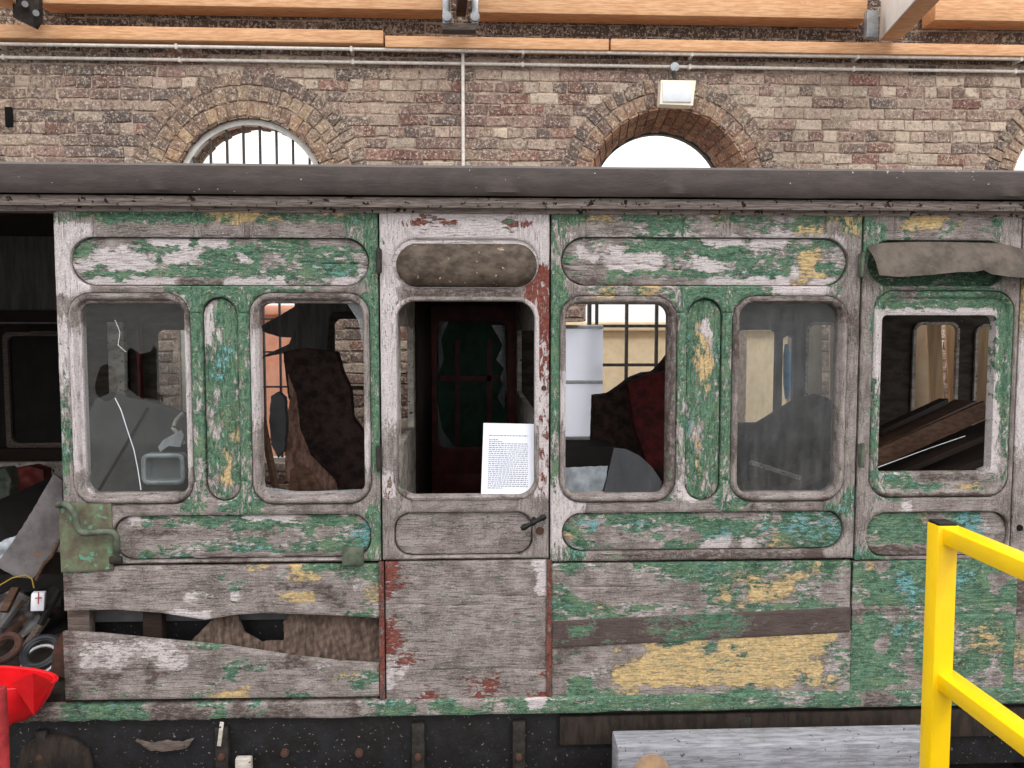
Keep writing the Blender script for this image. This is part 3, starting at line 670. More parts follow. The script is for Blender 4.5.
# weathered boards below, the lower pair sprung apart
def board(name, top, bot, paint, parent, yf=YC, th=.022, x0=None, x1=None, mat=None, grooves=(), yfn=None, bev=.003, res=.006):
    """top / bot: lists of photo points along the upper and lower edge"""
    T = [P(x, y, YC) for x, y in top]; B = [P(x, y, YC) for x, y in bot]
    tx, tz = [p.x for p in T], [p.z for p in T]; bx, bz = [p.x for p in B], [p.z for p in B]
    X0, X1 = min(tx[0], bx[0]), max(tx[-1], bx[-1])
    gr = [P(0, gy, YC).z if not isinstance(gy, tuple) else None for gy in grooves]
    grl = [(P(a, b, YC), P(c, d_, YC)) for a, b, c, d_ in grooves]
    def dfn(x, z):
        return np.minimum(np.minimum(np.interp(x, tx, tz) - z, z - np.interp(x, bx, bz)), np.minimum(x-X0, X1-x))
    def h(x, z, d):
        y = .0016*nz(x, z, 9)
        for a, b in grl:
            ex, ez = b.x-a.x, b.z-a.z; t = np.clip(((x-a.x)*ex+(z-a.z)*ez)/(ex*ex+ez*ez), 0, 1); dd = np.hypot(x-a.x-t*ex, z-a.z-t*ez)
            y = y - .005*np.clip(1-dd/.0045, 0, 1)
        return y
    return plate(name, (X0, X1, min(bz)-.001, max(tz)+.001), dfn, yf, th, mat or M['paint'], parent, res=res, bev=bev, hfn=h, paint=paint, yfn=yfn)
board('lower_board', [(63, 567), (379, 564)], [(64, 611), (120, 610), (160, 613), (205, 620), (235, 615), (262, 613), (320, 615), (379, 618)],
    chart(63, 379, [567, 577, 587, 597, 607, 614], ['kkwwgwwwwwwwyywYGGDGG', 'kwwwwwwwwwgwwwgyYwggG', 'kwwwwwwwwwwgwwkkkkwgy', 'wwwwwwwwWgwWwwyYYkkwy', 'wwwwwwwwwwwgwwwwwwkwg', 'wwwwwwwWWWwwwwwwwwgGg'][:6]), car, grooves=[(64, 591, 128, 592)])
board('lower_board', [(63, 632), (100, 634), (160, 640), (225, 646), (290, 656), (340, 662), (379, 664)], [(68, 700), (379, 696)],
    chart(63, 379, [634, 645, 655, 666, 675, 685, 695], ['kwwwwwwwwwwwwwwwwwww', 'kvvvvvvwgGwwwwwwwwww', 'kvvvvvvvwwwwwwkwwkkw', 'kvvvwkvvwwgggkkkgwww', 'kkkkwkkwwwTwwwwwwyyT', 'kwkwwkgwwgwywwwwwwTg', 'kwwwwwwwgyYywwTTwwww']), car, yf=YC-.004, grooves=[(90, 671, 170, 668)])
# bracing seen in the gap
for x0, x1, y0, y1 in ((64, 85, 605, 640), (140, 158, 600, 645)):
    a, b = P(x0, y1, YC), P(x1, y0, YC); MB().box(((a.x+b.x)/2, YC+.055, (a.z+b.z)/2), (b.x-a.x, .05, b.z-a.z+.06), bev=.004).build('side_stud', M['oldgrey'] if x0 == 64 else M['darkwood'], car)
a = P(250, 622, YC); MB().box((P(222, 620, YC).x, YC+.10, P(222, 622, YC).z), (1.26, .03, .05), bev=.004).build('side_rail', M['greysheet'], car)
MB().box((P(222, 620, YC).x, YC+.16, P(222, 640, YC).z), (1.26, .03, .16)).build('inner_lining', M['sole'], car)
# corner casting plate with grab handle
board('corner_plate', [(60, 503), (112, 503)], [(62, 572), (111, 570)], None, car, yf=YC-.010, th=.012, mat=M['plate'])
hp = [(58, 505, -.005), (63, 504, -.035), (70, 507, -.05), (75, 516, -.055), (79, 530, -.055), (86, 533, -.055), (100, 532, -.055), (111, 532, -.05), (116, 536, -.045), (117, 545, -.035), (116, 555, -.01)]
pts = [P(x, y, YC+o) for x, y, o in hp]
sm = []
for i in range(len(pts)-1):
    for k in range(4):
        t = k/4; p0, p1, p2, p3 = pts[max(i-1, 0)], pts[i], pts[i+1], pts[min(i+2, len(pts)-1)]
        sm.append(.5*((2*p1)+(p2-p0)*t+(2*p0-5*p1+4*p2-p3)*t*t+(3*p1-p0-3*p2+p3)*t**3))
gh = MB().tube(sm+[pts[-1]], .013, 12).build('grab_handle', M['irongreen'], car); prop(gh, label='bent grey-green iron grab handle')
MB().box(P(116, 560, YC-.01), (.05, .02, .03), bev=.006).build('handle_foot', M['iron'], gh)
MB().box(P(353, 556, YC-.012), (.085, .022, .075), bev=.005).build('step_plate', M['irongreen'], car)

# --- section right of the first door
mapB = chart(552, 858, [212, 219, 228, 245, 290, 320, 400, 470, 497, 506, 530, 556],
    ['DDgyGGGyyymyyyymmgm', 'TGmygGGGggmGgggGGmm', 'gwwwwgGGgwwwwggmmwm', 'gWWWWWWWWWWWWWWWWWw', 'GwgmgmygGGGGGgWWWgw', 'GWWWWWWgGGGgWWWWWWk', 'GwwwwwwGGGGGwgwwwww', 'gWwwwwwggGGgwwwwwww', 'WWwwwwwgWwTgwwwwwwT', 'WWwwwwwwwwTGkgwwwTT', 'Wgwwwwwwwwwwwwwwwww', 'gTwwkkkkkkkkkkkkKww'],
    vfn=stiles([(548, 586), (676, 686), (721, 733), (826, 864)]))
FB = rr(551, 209, 858, 560, 0, YC)
frB = frame('side_frame', FB, [PB1, PB2, PB3, grow(W3o, .0025), grow(W4o, .0025)], [(586, 212, 586, 238), (826, 212, 826, 238), (577, 287, 577, 296), (827, 287, 827, 297), (576, 502, 576, 512), (823, 501, 823, 512), (677, 313, 686, 313), (722, 313, 732, 313), (677, 480, 687, 480), (722, 480, 732, 480), (706, 558, 745, 548), (600, 555, 640, 557)], paint=mapB, parent=car)
panel('waist_panel', PB1, chart(562, 850, [242, 250, 258, 266, 274, 282],
    ['wgggwGGGGGGGWWWgWWWggGGg', 'wWggWGGGGGGGGGGGggggmmgg', 'GgWgWWWWgGgWgGgGGGGGYygg', 'kwwwWWWWgggWWWgGGGGgYGTg', 'wkwwGGGGGGGGGTTTTTTWyYTg', 'kkkkkkwwwwwwWWWWWWWyyWWw']), frB, cracks=[(562, 266, 640, 264), (640, 264, 680, 270)])
panel('pillar_panel', PB2, chart(686, 722, [300, 312, 330, 350, 370, 390, 410, 430, 450, 470, 495],
    ['GDDG', 'GDgG', 'TyWG', 'TmyT', 'GyYT', 'TGyG', 'GGGG', 'BgGG', 'TyGG', 'GmGG', 'GGgw'], vert=1), frB)
panel('waist_panel', PB3, chart(561, 847, [516, 523, 530, 537, 545],
    ['wgGGGGGGGGGwwwwggTTTTT', 'gBbGTTTGGGGGGGGTTTBTBT', 'GgBwgTTgggGGTTGBTBTBTB', 'ygwwkwgGwwwBbGGgmGTTTB', 'wTgwwwwgGGgWWwWgmmTTTT']), frB)
moulding('window_moulding', W3o, W3i, mm(['kkyywwkk', 'kwwwwwwk', 'wwwwwwwk', 'WWwwwwwk', 'wWwwwwwk', 'wwwwwwwk', 'kwwwwwwk'], 560, 677), frB)
moulding('window_moulding', W4o, W4i, mm(['kkkkkkkk', 'kwwwwwwk', 'kwwwwwkw', 'wwwwwwkw', 'kwwwwwkw', 'wwwwwwww', 'kkwwwwkk'], 732, 846), frB)
board('lower_board', [(552, 564), (850, 561)], [(552, 624), (850, 610)],
    chart(552, 853, [567, 577, 587, 597, 607, 615], ['gGggwGGGGGTGGDGgGmDg', 'wwwwwgwgGGTGmmgyygGw', 'gwwwwwwwwwgmgmmYggww', 'GGwwwwwwwwgYgYmyGgww', 'TGGmgGGggwgGmGGGGGgw', 'gggggggwwwgggGGGwwww']), car, grooves=[(560, 588, 640, 586)])
board('brown_board', [(552, 621), (850, 607)], [(552, 648), (850, 632)],
    chart(552, 853, [610, 622, 630, 640], ['KKKKKKXXXXXXKKKKKKKK', 'KKXKKKXXXXXXXXKKKKKK', 'KXXKKKXXXXXXXKKKKKKK', 'KKKKKKKXXXXXKKKKKKKK']), car, yf=YC-.004)
board('lower_board', [(552, 646), (850, 631)], [(552, 701), (850, 697)],
    chart(552, 853, [640, 650, 660, 670, 680, 692], ['kkwwwyyDDYgYYYYYYYYw', 'kkwwywyYYYGYmYYYYYgg', 'kwwwwyYYYYYYmYYYYygg', 'wwggYYYYYYYYYYYYyYgg', 'wGGwYYYYYYYYYYYYGYyg', 'wGGgyywwwwggGGgywwyw']), car, yf=YC+.002)

# --- first door
D1 = rr(381, 213, 549, 559, 0, YC); D1w = rr(397, 301, 535, 496, 18, YC); D1h = rr(392, 239, 539, 288, 24, YC); D1p = rr(394, 512, 533, 556, 17, YC)
mapD1 = chart(382, 549, [216, 223, 231, 250, 275, 293, 320, 400, 450, 490, 506, 530, 556],
    ['WWrrWWWWWWW', 'WrRrRWWWRRW', 'WWrWWWWWrWW', 'WWWWWWWWWWW', 'WWWWWWWWWrR', 'WkkkkkkkkRR', 'WWWWWWWWWWR', 'WWWWWWWWWWr', 'wwwwwwwwwwr', 'rwwwwwwwwwr', 'wwwwwwwwwww', 'wwwwwwwwwww', 'wwwwwwwwwww'], vfn=stiles([(378, 411), (518, 552)]))
dr1 = frame('carriage_door', D1, [grow(D1w, .001), D1h, D1p], [(411, 213, 411, 238), (518, 213, 518, 238), (411, 288, 411, 296), (412, 500, 412, 511), (518, 500, 518, 511)], paint=mapD1, parent=car, yf=YC-.002)
prop(dr1, label='pale grey door with red paint traces')
moulding('window_moulding', grow(D1w, .020), D1w, mm(['wwwwwwww', 'WwwwwwwW', 'WwwwwwwW', 'WwwwwwwW', 'wwwwwwww', 'kwwwwwww', 'kwwwwwww'], 394, 538), dr1, h0=.007, th=.055, yf=YC-.002)
panel('waist_panel', D1p, flat('w'), dr1)
R_ = grow(D1h, -.006)
plate('hood_surround', bnd(grow(D1h, .004)), lambda x, z: -sd(x, z, grow(D1h, .004)), YC+.008, .02, M['paint'], dr1, bev=.002, paint=flat('W'))
Rh = rr(396, 243.5, 537, 287, 21, YC)
hd = plate('ventilator_hood', bnd(Rh), lambda x, z: -sd(x, z, Rh), YC+.006, .012, M['dome'], dr1, bev=0, hfn=lambda x, z, d: .05*np.sqrt(np.clip(1-(1-np.clip(d/.08, 0, 1))**2, 0, 1)) + .0012*nz(x, z, 60))
prop(hd, label='domed dirty brown ventilator hood')
board('door_bottom_panel', [(385, 562), (547, 560)], [(387, 701), (546, 699)],
    chart(384, 548, [566, 585, 605, 630, 650, 662, 672, 685, 697], ['RqwwwwwwwwwwW', 'RqwwwwwwwwwwW', 'qwwwwwwwwwwww', 'Rqwwwwwwwwwww', 'Rqqwwwwqwwwww', 'vRqqwwwwwwwww', 'vvwwwwqqqwwwq', 'vwwqwwqqRqwww', 'wwqRqwqRqwwqR']), dr1, grooves=[(385, 605, 470, 605), (470, 595, 547, 597), (400, 690, 400, 690.5), (420, 670, 546, 669)], yf=YC+.001)
for x0, x1 in ((379.5, 384.5), (546.5, 551.5)):
    a, b = P(x0, 640, YC), P(x1, 640, YC)
    plate('door_strip', (a.x, b.x, P(465, 704, YC).z, P(465, 561, YC).z), lambda x, z: np.full(x.shape, 1.0), YC-.006, .02, M['paint'], dr1, bev=0, paint=flat('S', 1))
def hinge(px, py, parent, mat):
    c = P(px, py, YC-.012); return MB().box(c, (.022, .02, .095), bev=.006).tube([(c.x, c.y-.012, c.z-.05), (c.x, c.y-.012, c.z+.05)], .008, 10).build('hinge', mat, parent)
hinge(379, 261, dr1, M['iron']); hinge(379, 458, dr1, M['iron'])
h = MB(); a, b = P(521, 529, YC-.05), P(546, 516, YC-.05)
n = 9; h.tube([a.lerp(b, k/(n-1)) for k in range(n)], .010, 10, taper=[.9, 1.3, 1.0, .8, 1.3, .8, 1.0, 1.3, .9])
m_ = a.lerp(b, .55); h.tube([m_, m_+Vector((0, .05, 0))], .010, 10); hdl = h.build('door_handle', M['cap'], dr1); prop(hdl, label='black iron door handle')
MB().lathe(P(540, 531, YC-.008), [(.001, -.004), (.017, -.004), (.014, .004), (.001, .004)], 'y', 16).build('lock_hole', M['rust'], dr1)
MB().lathe(P(544, 388, YC-.004), [(.001, -.004), (.012, -.004), (.009, .003), (.001, .003)], 'y', 14).build('keyhole', M['rust'], dr1)

# --- second door
D2 = rr(860, 214, 1016, 559, 0, YC); D2o = rr(872, 291, 1011, 497, 20, YC); D2w = rr(881, 315, 995, 473, 5, YC); D2h = rr(868, 240, 1008, 286, 22, YC); D2p = rr(867, 512, 1009, 557, 18, YC)
mapD2 = chart(860, 1018, [217, 224, 236, 262, 290, 340, 400, 470, 497, 506, 530, 556],
    ['GwwmYYywwwgw', 'GGwYYYgywwGw', 'gGwgwwgwwwgw', 'gGGGGGGGGgww', 'wgGwGGGGGGgw', 'wGGGGGGGGGGw', 'wgGGGGGGGGgw', 'wTGGGGGGGGww', 'wgGwwwwwwwww', 'wwwWwwwwwwww', 'wgwwwwwwwwww', 'TGkwwwwwwwkw'], vfn=stiles([(856, 886), (996, 1020)]))
dr2 = frame('carriage_door', D2, [grow(D2o, .003), D2h, D2p], [(895, 214, 895, 239), (996, 214, 996, 239), (892, 287, 892, 292), (893, 500, 893, 511), (992, 500, 992, 511)], paint=mapD2, parent=car, yf=YC-.002)
prop(dr2, label='green door with torn canvas ventilator')
def d2h(x, z, d):
    so = -sd(x, z, D2o); return .012*np.sqrt(np.clip(np.sin(np.pi*np.clip(so/.03, 0, 1)), 0, 1)) + .004*np.clip(so/.03-1, 0, 1)*0
plate('window_moulding', bnd(D2o), lambda x, z: np.minimum(-sd(x, z, D2o), sd(x, z, D2w)), YC+.006, .05, M['paint'], dr2, res=.005, bev=.003, hfn=d2h,
    paint=chart(872, 1011, [293, 305, 313, 350, 400, 460, 478, 487, 494], ['GGkGGGGGDD', 'GGGGGGGGGD', 'WWWWWWWWWG', 'WWGGGGGGWG', 'GWGGGGGGWG', 'gWGGGGGGWg', 'TTGkkkkkgg', 'gGTTTgymwk', 'kkwkkkkkwk'], vfn=stiles([(868, 886), (994, 1014)]), jit=3))
plate('waist_panel', bnd(grow(D2h, .006)), lambda x, z: -sd(x, z, grow(D2h, .006)), YC+.03, .02, M['paint'], dr2, bev=.003, paint=flat('D'))
panel('waist_panel', D2p, chart(866, 1010, [518, 527, 538, 550], ['gGGGmwgBBww', 'GGGGGwgBbgw', 'gTGGGwwwBww', 'kkkkkkwwgww'], heavy=True), dr2)
board('door_bottom_panel', [(854, 562), (1014, 558)], [(854, 697), (1014, 691)],
    chart(853, 1016, [566, 575, 588, 600, 610, 616, 630, 645, 660, 680, 692], ['gykGGGGGGGGGw', 'GGgBBGGBBBGww', 'WGTBBBGBBTGwG', 'WGTTBTGBgGGGG', 'kkkkggggGgGgw', 'kGgwgwGgGGGgG', 'GGgBBgGgWWmmG', 'GGwGWBGmWmmmG', 'GGGgwTGmmGGgG', 'GGGGgwGGGggwG', 'GGgwwgGGGGwwG'], heavy=True), dr2, grooves=[(853, 607, 1014, 603), (853, 617, 1014, 613)], yf=YC+.001)
hinge(861, 265, dr2, M['irongreen']); hinge(861, 455, dr2, M['irongreen'])
# torn hood standing away from the side at the bottom
tp = [(867, 247), (882, 243), (905, 242), (940, 242), (1000, 243), (1022, 249), (1050, 252)]
bt = [(880, 275), (900, 277), (930, 275), (958, 272), (974, 272), (984, 270), (992, 274), (1010, 277), (1050, 279)]
T = [P(x, y, YC-.012) for x, y in tp]; B = [P(x, y, YC-.07) for x, y in bt]; vv, ff = [], []
nx_, ny_ = 60, 10
for j in range(ny_+1):
    for i in range(nx_+1):
        u = i/nx_; t = j/ny_
        def at(L):
            k = u*(len(L)-1); q = min(int(k), len(L)-2); return L[q].lerp(L[q+1], k-q)
        p = at(T).lerp(at(B), t); p.y -= .012*math.sin(t*math.pi) + .004*math.sin(u*17+t*5) ; vv.append(tuple(p))
n0 = len(vv); vv += [(x, y+.004, z) for x, y, z in vv]
for j in range(ny_):
    for i in range(nx_):
        a = j*(nx_+1)+i; ff.append((a, a+nx_+1, a+nx_+2, a+1)); ff.append((n0+a, n0+a+1, n0+a+nx_+2, n0+a+nx_+1))
for i in range(nx_):
    a = i; ff.append((a, a+1, n0+a+1, n0+a)); a = ny_*(nx_+1)+i; ff.append((a+1, a, n0+a, n0+a+1))
for j in range(ny_):
    a = j*(nx_+1); ff.append((a+nx_+1, a, n0+a, n0+a+nx_+1)); a += nx_; ff.append((a, a+nx_+1, n0+a+nx_+1, n0+a))
o = link('ventilator_hood', vv, ff, M['canvas'], dr2, 50); prop(o, label='torn grey sheet ventilator hood')

# --- sliver of the next section on the right, and its lower boards
FC = rr(1018, 209, 1560, 560, 0, YC)
frC = frame('side_frame', FC, [rr(1034, 240, 1240, 286, 22, YC), rr(1042, 300, 1140, 494, 14, YC)], paint=chart(1018, 1100, [215, 240, 300, 400, 500, 560], ['gwW', 'wkW', 'yWW', 'WWW', 'wwW', 'www'], vert=1), parent=car)
plate('waist_panel', bnd(rr(1030, 236, 1244, 290, 4, YC)), lambda x, z: np.full(x.shape, 1.), YC+.014, .02, M['paint'], frC, res=.02, bev=0, paint=flat('g'))
board('lower_board', [(1018, 560), (1560, 552)], [(1018, 693), (1560, 680)], chart(1018, 1250, [565, 600, 650, 690], ['kggw', 'kggw', 'yggw', 'gggw']), car)
MB().lathe(P(1020, 528, YC-.004), [(.001, -.004), (.014, -.004), (.012, .003), (.001, .003)], 'y', 14).build('keyhole', M['blackhole'], frC)

# --- bottom rail, cornice and roof edge
rail_rows = ['kkkTTGTTGkkkGGkTkkwwwkgTGwGTwggGWGGGGGTGGGGTGGGggGGGkkGGgGGGGG', 'gkkkGGGGGkkkkGkkkkkwwkgGGggGGggGGGGGGGGGGGGGGGGgGGGgkGGgGGGGG']
XL, XR = -3.75, 4.35
zt, zb = ZB+.062, ZB-.004
def bot_d(x, z): return np.minimum(zt - z, z - zb - .004*nz(x, x*0, 9) - .006*np.clip(-x-.5, 0, 1)*(1+nz(x, z, 40)))
plate('bottom_rail', (XL, XR, zb-.01, zt), bot_d, YC-.012, .06, M['paint'], car, bev=.004, paint=chart(0, 1024, [703, 712, 722], [rail_rows[0], rail_rows[1], rail_rows[1]], jit=6))
def sweep(name, prof, mat, parent, x0=XL, x1=XR, n=160, amp=.002, paint=None):
    xs = np.linspace(x0, x1, n); k = len(prof); V = []; Fc = []
    for i, x in enumerate(xs):
        for j, (y, z) in enumerate(prof):
            w = amp*nz(np.array(x), np.array(j*.7), 7, j*1.0); V.append((x, y+float(w), z+float(w)*.6))
    for i in range(n-1):
        for j in range(k): Fc.append((i*k+j, i*k+(j+1) % k, (i+1)*k+(j+1) % k, (i+1)*k+j))
    Fc.append(tuple(range(k))[::-1]); Fc.append(tuple((n-1)*k+j for j in range(k)))
    Fc = [tuple(reversed(f)) for f in Fc]
    return link(name, V, Fc, mat, parent, 40)
zc = lambda py, Y=YC: P(512, py, Y).z
sweep('cornice', [(YC-.045, zc(208, YC-.045)), (YC-.055, zc(203, YC-.05)), (YC-.05, zc(198, YC-.05)), (YC+.06, zc(196)), (YC+.06, zc(214)), (YC-.006, zc(214)), (YC-.006, zc(209))], M['corn'], car, amp=.0018)
sweep('roof_edge', [(YC-.075, zc(196, YC-.075)), (YC-.084, zc(192, YC-.085)), (YC-.084, zc(178, YC-.085)), (YC-.078, zc(168.5, YC-.07)), (YC-.06, zc(166, YC-.06)), (YC+.05, zc(166)+.004), (YC+.05, zc(197)), (YC-.04, zc(197))], M['roof'], car, amp=.0022)
ze = zc(167); rv = []; rf = []; nR = 24
YF = 5.55
for i, x in enumerate((XL, XR)):
    for j in range(nR+1):
        t = j/nR; y = YC + (YF-YC)*t; z = ze + .12*math.sin(math.pi*t)**1.3; rv.append((x, y, z))
    for j in range(nR+1):
        t = j/nR; y = YC + (YF-YC)*t; z = ze - .03 + .12*math.sin(math.pi*t)**1.3; rv.append((x, y, z))
k = nR+1
for j in range(nR):
    rf += [(j, j+1, 2*k+j+1, 2*k+j), (k+j, 3*k+j, 3*k+j+1, k+j+1), (j, k+j, k+j+1, j+1), (2*k+j, 2*k+j+1, 3*k+j+1, 3*k+j)]
rf += [(0, 2*k, 3*k, k), (nR, k+nR, 3*k+nR, 2*k+nR)]
link('roof', rv, rf, M['roof'], car, 40)
# floor, far side, partitions, ends
zfl = ZB + .07
MB().box(((XL+XR)/2, (YC+YF)/2+.02, zfl), (XR-XL, YF-YC-.03, .05)).build('carriage_floor', M['solebrown'], car)
YB = 5.5
def O(x0, y0, x1, y1, r=10): return rr(x0, y0, x1, y1, r, YB)
fo = [O(157, 330, 190, 470, 6), O(392, 322, 413, 446, 4), O(258, 296, 300, 500, 6), O(334, 319, 376, 386, 6), O(334, 390, 376, 470, 6), O(437, 321, 507, 447, 8),
      O(548, 298, 680, 500, 6), O(736, 330, 776, 423, 4), O(782, 336, 793, 470, 2), O(805, 322, 838, 470, 8), O(912, 322, 958, 470, 9), O(974, 324, 1010, 470, 9)]
OUTF = ((XL+XR)/2, (zfl+ze)/2, (XR-XL)/2, (ze-zfl)/2, 0)
far = plate('far_side', bnd(OUTF), lambda x, z: np.min([-sd(x, z, OUTF)] + [sd(x, z, h) for h in fo], axis=0), YB, .05, M['inner'], car, res=.02, bev=.004)
prop(far, label='dark inner face of far side')
for (x0, y0, x1, y1) in ((912, 322, 958, 470), (974, 324, 1010, 470), (805, 322, 838, 470)):
    r0 = rr(x0, y0, x1, y1, 9, YB-.02); r1 = grow(r0, -.02)
    plate('window_lining', bnd(r0), lambda x, z: np.minimum(-sd(x, z, r0), sd(x, z, r1)), YB-.02, .03, M['palewood'], far, res=.012, bev=.003)
for x0, x1, mt in ((112, 128, 'palewood'), (140, 143, 'redwood')):
    a, b = P(x0, 400, YB-.06), P(x1, 400, YB-.06); MB().box(((a.x+b.x)/2, YB-.07, P(120, 400, YB).z), (b.x-a.x, .06, 1.05), bev=.004).build('wall_post', M[mt], far)
# far door with broken pane
fd = rr(424, 305, 520, 640, 4, YB-.05); fw = rr(437, 321, 507, 447, 8, YB-.05)
fdo = plate('carriage_door', bnd(fd), lambda x, z: np.minimum(-sd(x, z, fd), sd(x, z, fw)), YB-.05, .04, M['redwood'], car, res=.015, bev=.004); prop(fdo, label='dark red far door')
def pxpoly(pts, Y): return [tuple(P(x, y, Y)) for x, y in pts]
def slab(name, pts, Y, th, mat, parent=None, n=(0, 1, 0)):
    q = [tuple(P(p[0], p[1], p[2] if len(p) > 2 else Y)) for p in pts]; return MB().prism(q, n, th).build(name, mat, parent)
for pts in ([(438, 322), (448, 322), (441, 340), (444, 360), (438, 375)], [(505, 325), (491, 325), (503, 345), (496, 360), (504, 368), (500, 378), (507, 395)], [(437, 400), (442, 430), (455, 447), (438, 447)], [(505, 380), (497, 398), (505, 410)]):
    slab('glass_shard', pts, YB-.04, .004, M['clear'], fdo)
slab('rear_board', [(430, 315), (515, 315), (515, 460), (430, 460)], YB+.035, .02, M['greenboard'], fdo)
for pts in ([(455, 340), (460, 340), (460, 445), (455, 445)], [(487, 340), (492, 340), (492, 445), (487, 445)], [(440, 376), (505, 376), (505, 381), (440, 381)]): slab('rear_batten', pts, YB+.015, .02, M['redwood'], fdo)
MB().box(P(470, 490, YB-.055), (.34, .012, .22), bev=.004).build('door_panel', M['redwood'], fdo)
# partitions
def partition(px_near, mat, zwin=None, name='partition', lab=None):
    """cross wall at the x seen at px_near on the near side, with a window near the outside"""
    x = P(px_near, 400, YC).x; V = (YC+.05, YB, zfl, ze)
    y0, y1, z0, z1 = V; m = MB()
    if zwin is None: m.box((x, (y0+y1)/2, (z0+z1)/2), (.03, y1-y0, z1-z0))
    else:
        wy0, wy1, wz0, wz1 = zwin
        for a, b, c, d_ in ((y0, wy0, z0, z1), (wy1, y1, z0, z1), (wy0, wy1, z0, wz0), (wy0, wy1, wz1, z1)): m.box((x, (a+b)/2, (c+d_)/2), (.03, b-a, d_-c))
    o = m.build(name, mat, car); return o
partition(391.5, M['palewood'], (3.44, 4.10, P(400, 440, 3.6).z, P(400, 326, 3.6).z))
x_ = P(391.5, 400, YC).x + .022
MB().box((x_, (4.2+YB)/2, (zfl+ze)/2), (.012, YB-4.2-.01, ze-zfl-.02)).build('partition_panel', M['darkwood'], car)
partition(546, M['palewood'], (3.5, 5.3, P(530, 420, 3.6).z, P(530, 330, 3.6).z))
MB().box((XL+.02, (YC+YF)/2, (zfl+ze)/2), (.04, YF-YC-.06, ze-zfl)).build('carriage_end', M['inner'], car)
MB().box((P(60, 400, YC).x-.0, YC+.11, (zfl+ze)/2), (.03, .10, ze-zfl-.06)).build('corner_post', M['oldgrey'], car)
# open compartment on the left: lining seen through it
pa, pb = P(-40, 215, YB-.06), P(75, 312, YB-.06)
MB().box(((pa.x+pb.x)/2, YB-.04, (pa.z+pb.z)/2), (pb.x-pa.x, .03, pa.z-pb.z)).build('lining_board', M['innerdark'], car)
MB().box(((pa.x+pb.x)/2, YB-.09, P(20, 318, YB-.1).z), (pb.x-pa.x, .08, .1), bev=.005).build('lining_rail', M['darkwood'], car)
MB().box(((pa.x+pb.x)/2+.1, YB-.15, P(30, 323, YB-.1).z), (.45, .03, .012)).build('metal_strip', M['sheet'], car)
slab('luggage_shelf', [(-30, 325, 4.7), (20, 325, 4.7), (32, 328, 5.3), (28, 332, 5.3), (-30, 332, 4.7)], 5, .02, M['inner'], car)
MB().box(((pa.x+pb.x)/2, YB-.06, P(30, 388, YB).z), (pb.x-pa.x, .03, .9)).build('lining_board', M['black'], car)
fr = rr(4, 331, 66, 452, 8, YB-.12); fri = rr(9, 336, 80, 443, 7, YB-.12)
plate('window_lining', (fr[0]-fr[2], fr[0]+fr[2], fr[1]-fr[3], fr[1]+fr[3]), lambda x, z: np.minimum(-sd(x, z, fr), sd(x, z, fri)), YB-.12, .03, M['oldgrey'], car, res=.012, bev=.003)
MB().box(((pa.x+pb.x)/2, YB-.12, P(30, 454, YB-.12).z), (pb.x-pa.x, .08, .085), bev=.006).build('window_sill', M['darkwood'], car)
MB().box(((pa.x+pb.x)/2, YB-.10, P(30, 520, YB-.1).z), (pb.x-pa.x, .03, .86)).build('lining_board', M['palewood'], car)

# panes
def pane(name, r, cut, mat, parent, Y=YC+.03, res=.008):
    q = grow(r, .012)
    def d(x, z):
        v = -sd(x, z, q)
        for c in cut: v = np.minimum(v, sdpoly(x, z, c))
        return v
    return plate(name, bnd(q), d, Y, .004, mat, parent, res=res, bev=0, smooth=None)
pp = lambda pts, Y=YC+.03: [(P(x, y, Y).x, P(x, y, Y).z) for x, y in pts]
circ = [(106+11*math.cos(a)*(1+.12*math.sin(3*a)), 383+19*math.sin(a)) for a in np.linspace(0, 2*math.pi, 18)[:-1]]
g1 = pane('window_pane', W1i, [pp(circ), pp([(127, 345), (140, 354), (150, 352), (157, 340), (157, 392), (175, 402), (140, 398), (127, 388)])], M['glass'], car)
prop(g1, label='dusty pane with two holes')
MB().tube([P(x, y, YC+.026) for x, y in ((115, 398), (121, 410), (128, 432), (134, 450), (138, 470), (141, 490))], .0016, 6).build('glass_crack', M['whitepanel'], g1)
MB().tube([P(x, y, YC+.026) for x, y in ((115, 320), (120, 332), (118, 345), (126, 352))], .001, 6).build('glass_crack', M['whitepanel'], g1)
g4 = pane('window_pane', W4i, [], M['glass4'], car); prop(g4, label='streaky dusty whole pane')
def shardp(pts, mat, Y=YC+.03, lab=None):
    q = pp(pts, Y); xs = [a for a, b in q]; zs = [b for a, b in q]
    o = plate('glass_shard', (min(xs), max(xs), min(zs), max(zs)), lambda x, z: -sdpoly(x, z, q), Y, .004, mat, car, res=.006, bev=0, smooth=None)
    if lab: prop(o, label=lab)
    return o
shardp([(603, 496), (609, 470), (614, 448), (626, 449), (640, 456), (652, 467), (662, 482), (658, 496)], M['shard'], lab='curved dark glass shard')
shardp([(346, 302), (366, 302), (366, 350), (362, 344), (359, 322)], M['clear'])
shardp([(998, 474), (985, 474), (988, 464), (998, 450)], M['clear'])
shardp([(258, 486), (300, 492), (366, 489), (366, 498), (258, 498)], M['clear'])

for px_ in (380, 550, 859.5, 1017):  # added backing strips that block light leaking through the door gaps
    c = P(px_, 400, YC); MB().box((c.x, YC+.068, (ZB+zc(212))/2+.01), (.03, .035, zc(212)-ZB-.03), bev=.003).build('gap_backing', M['darkwood'], car)
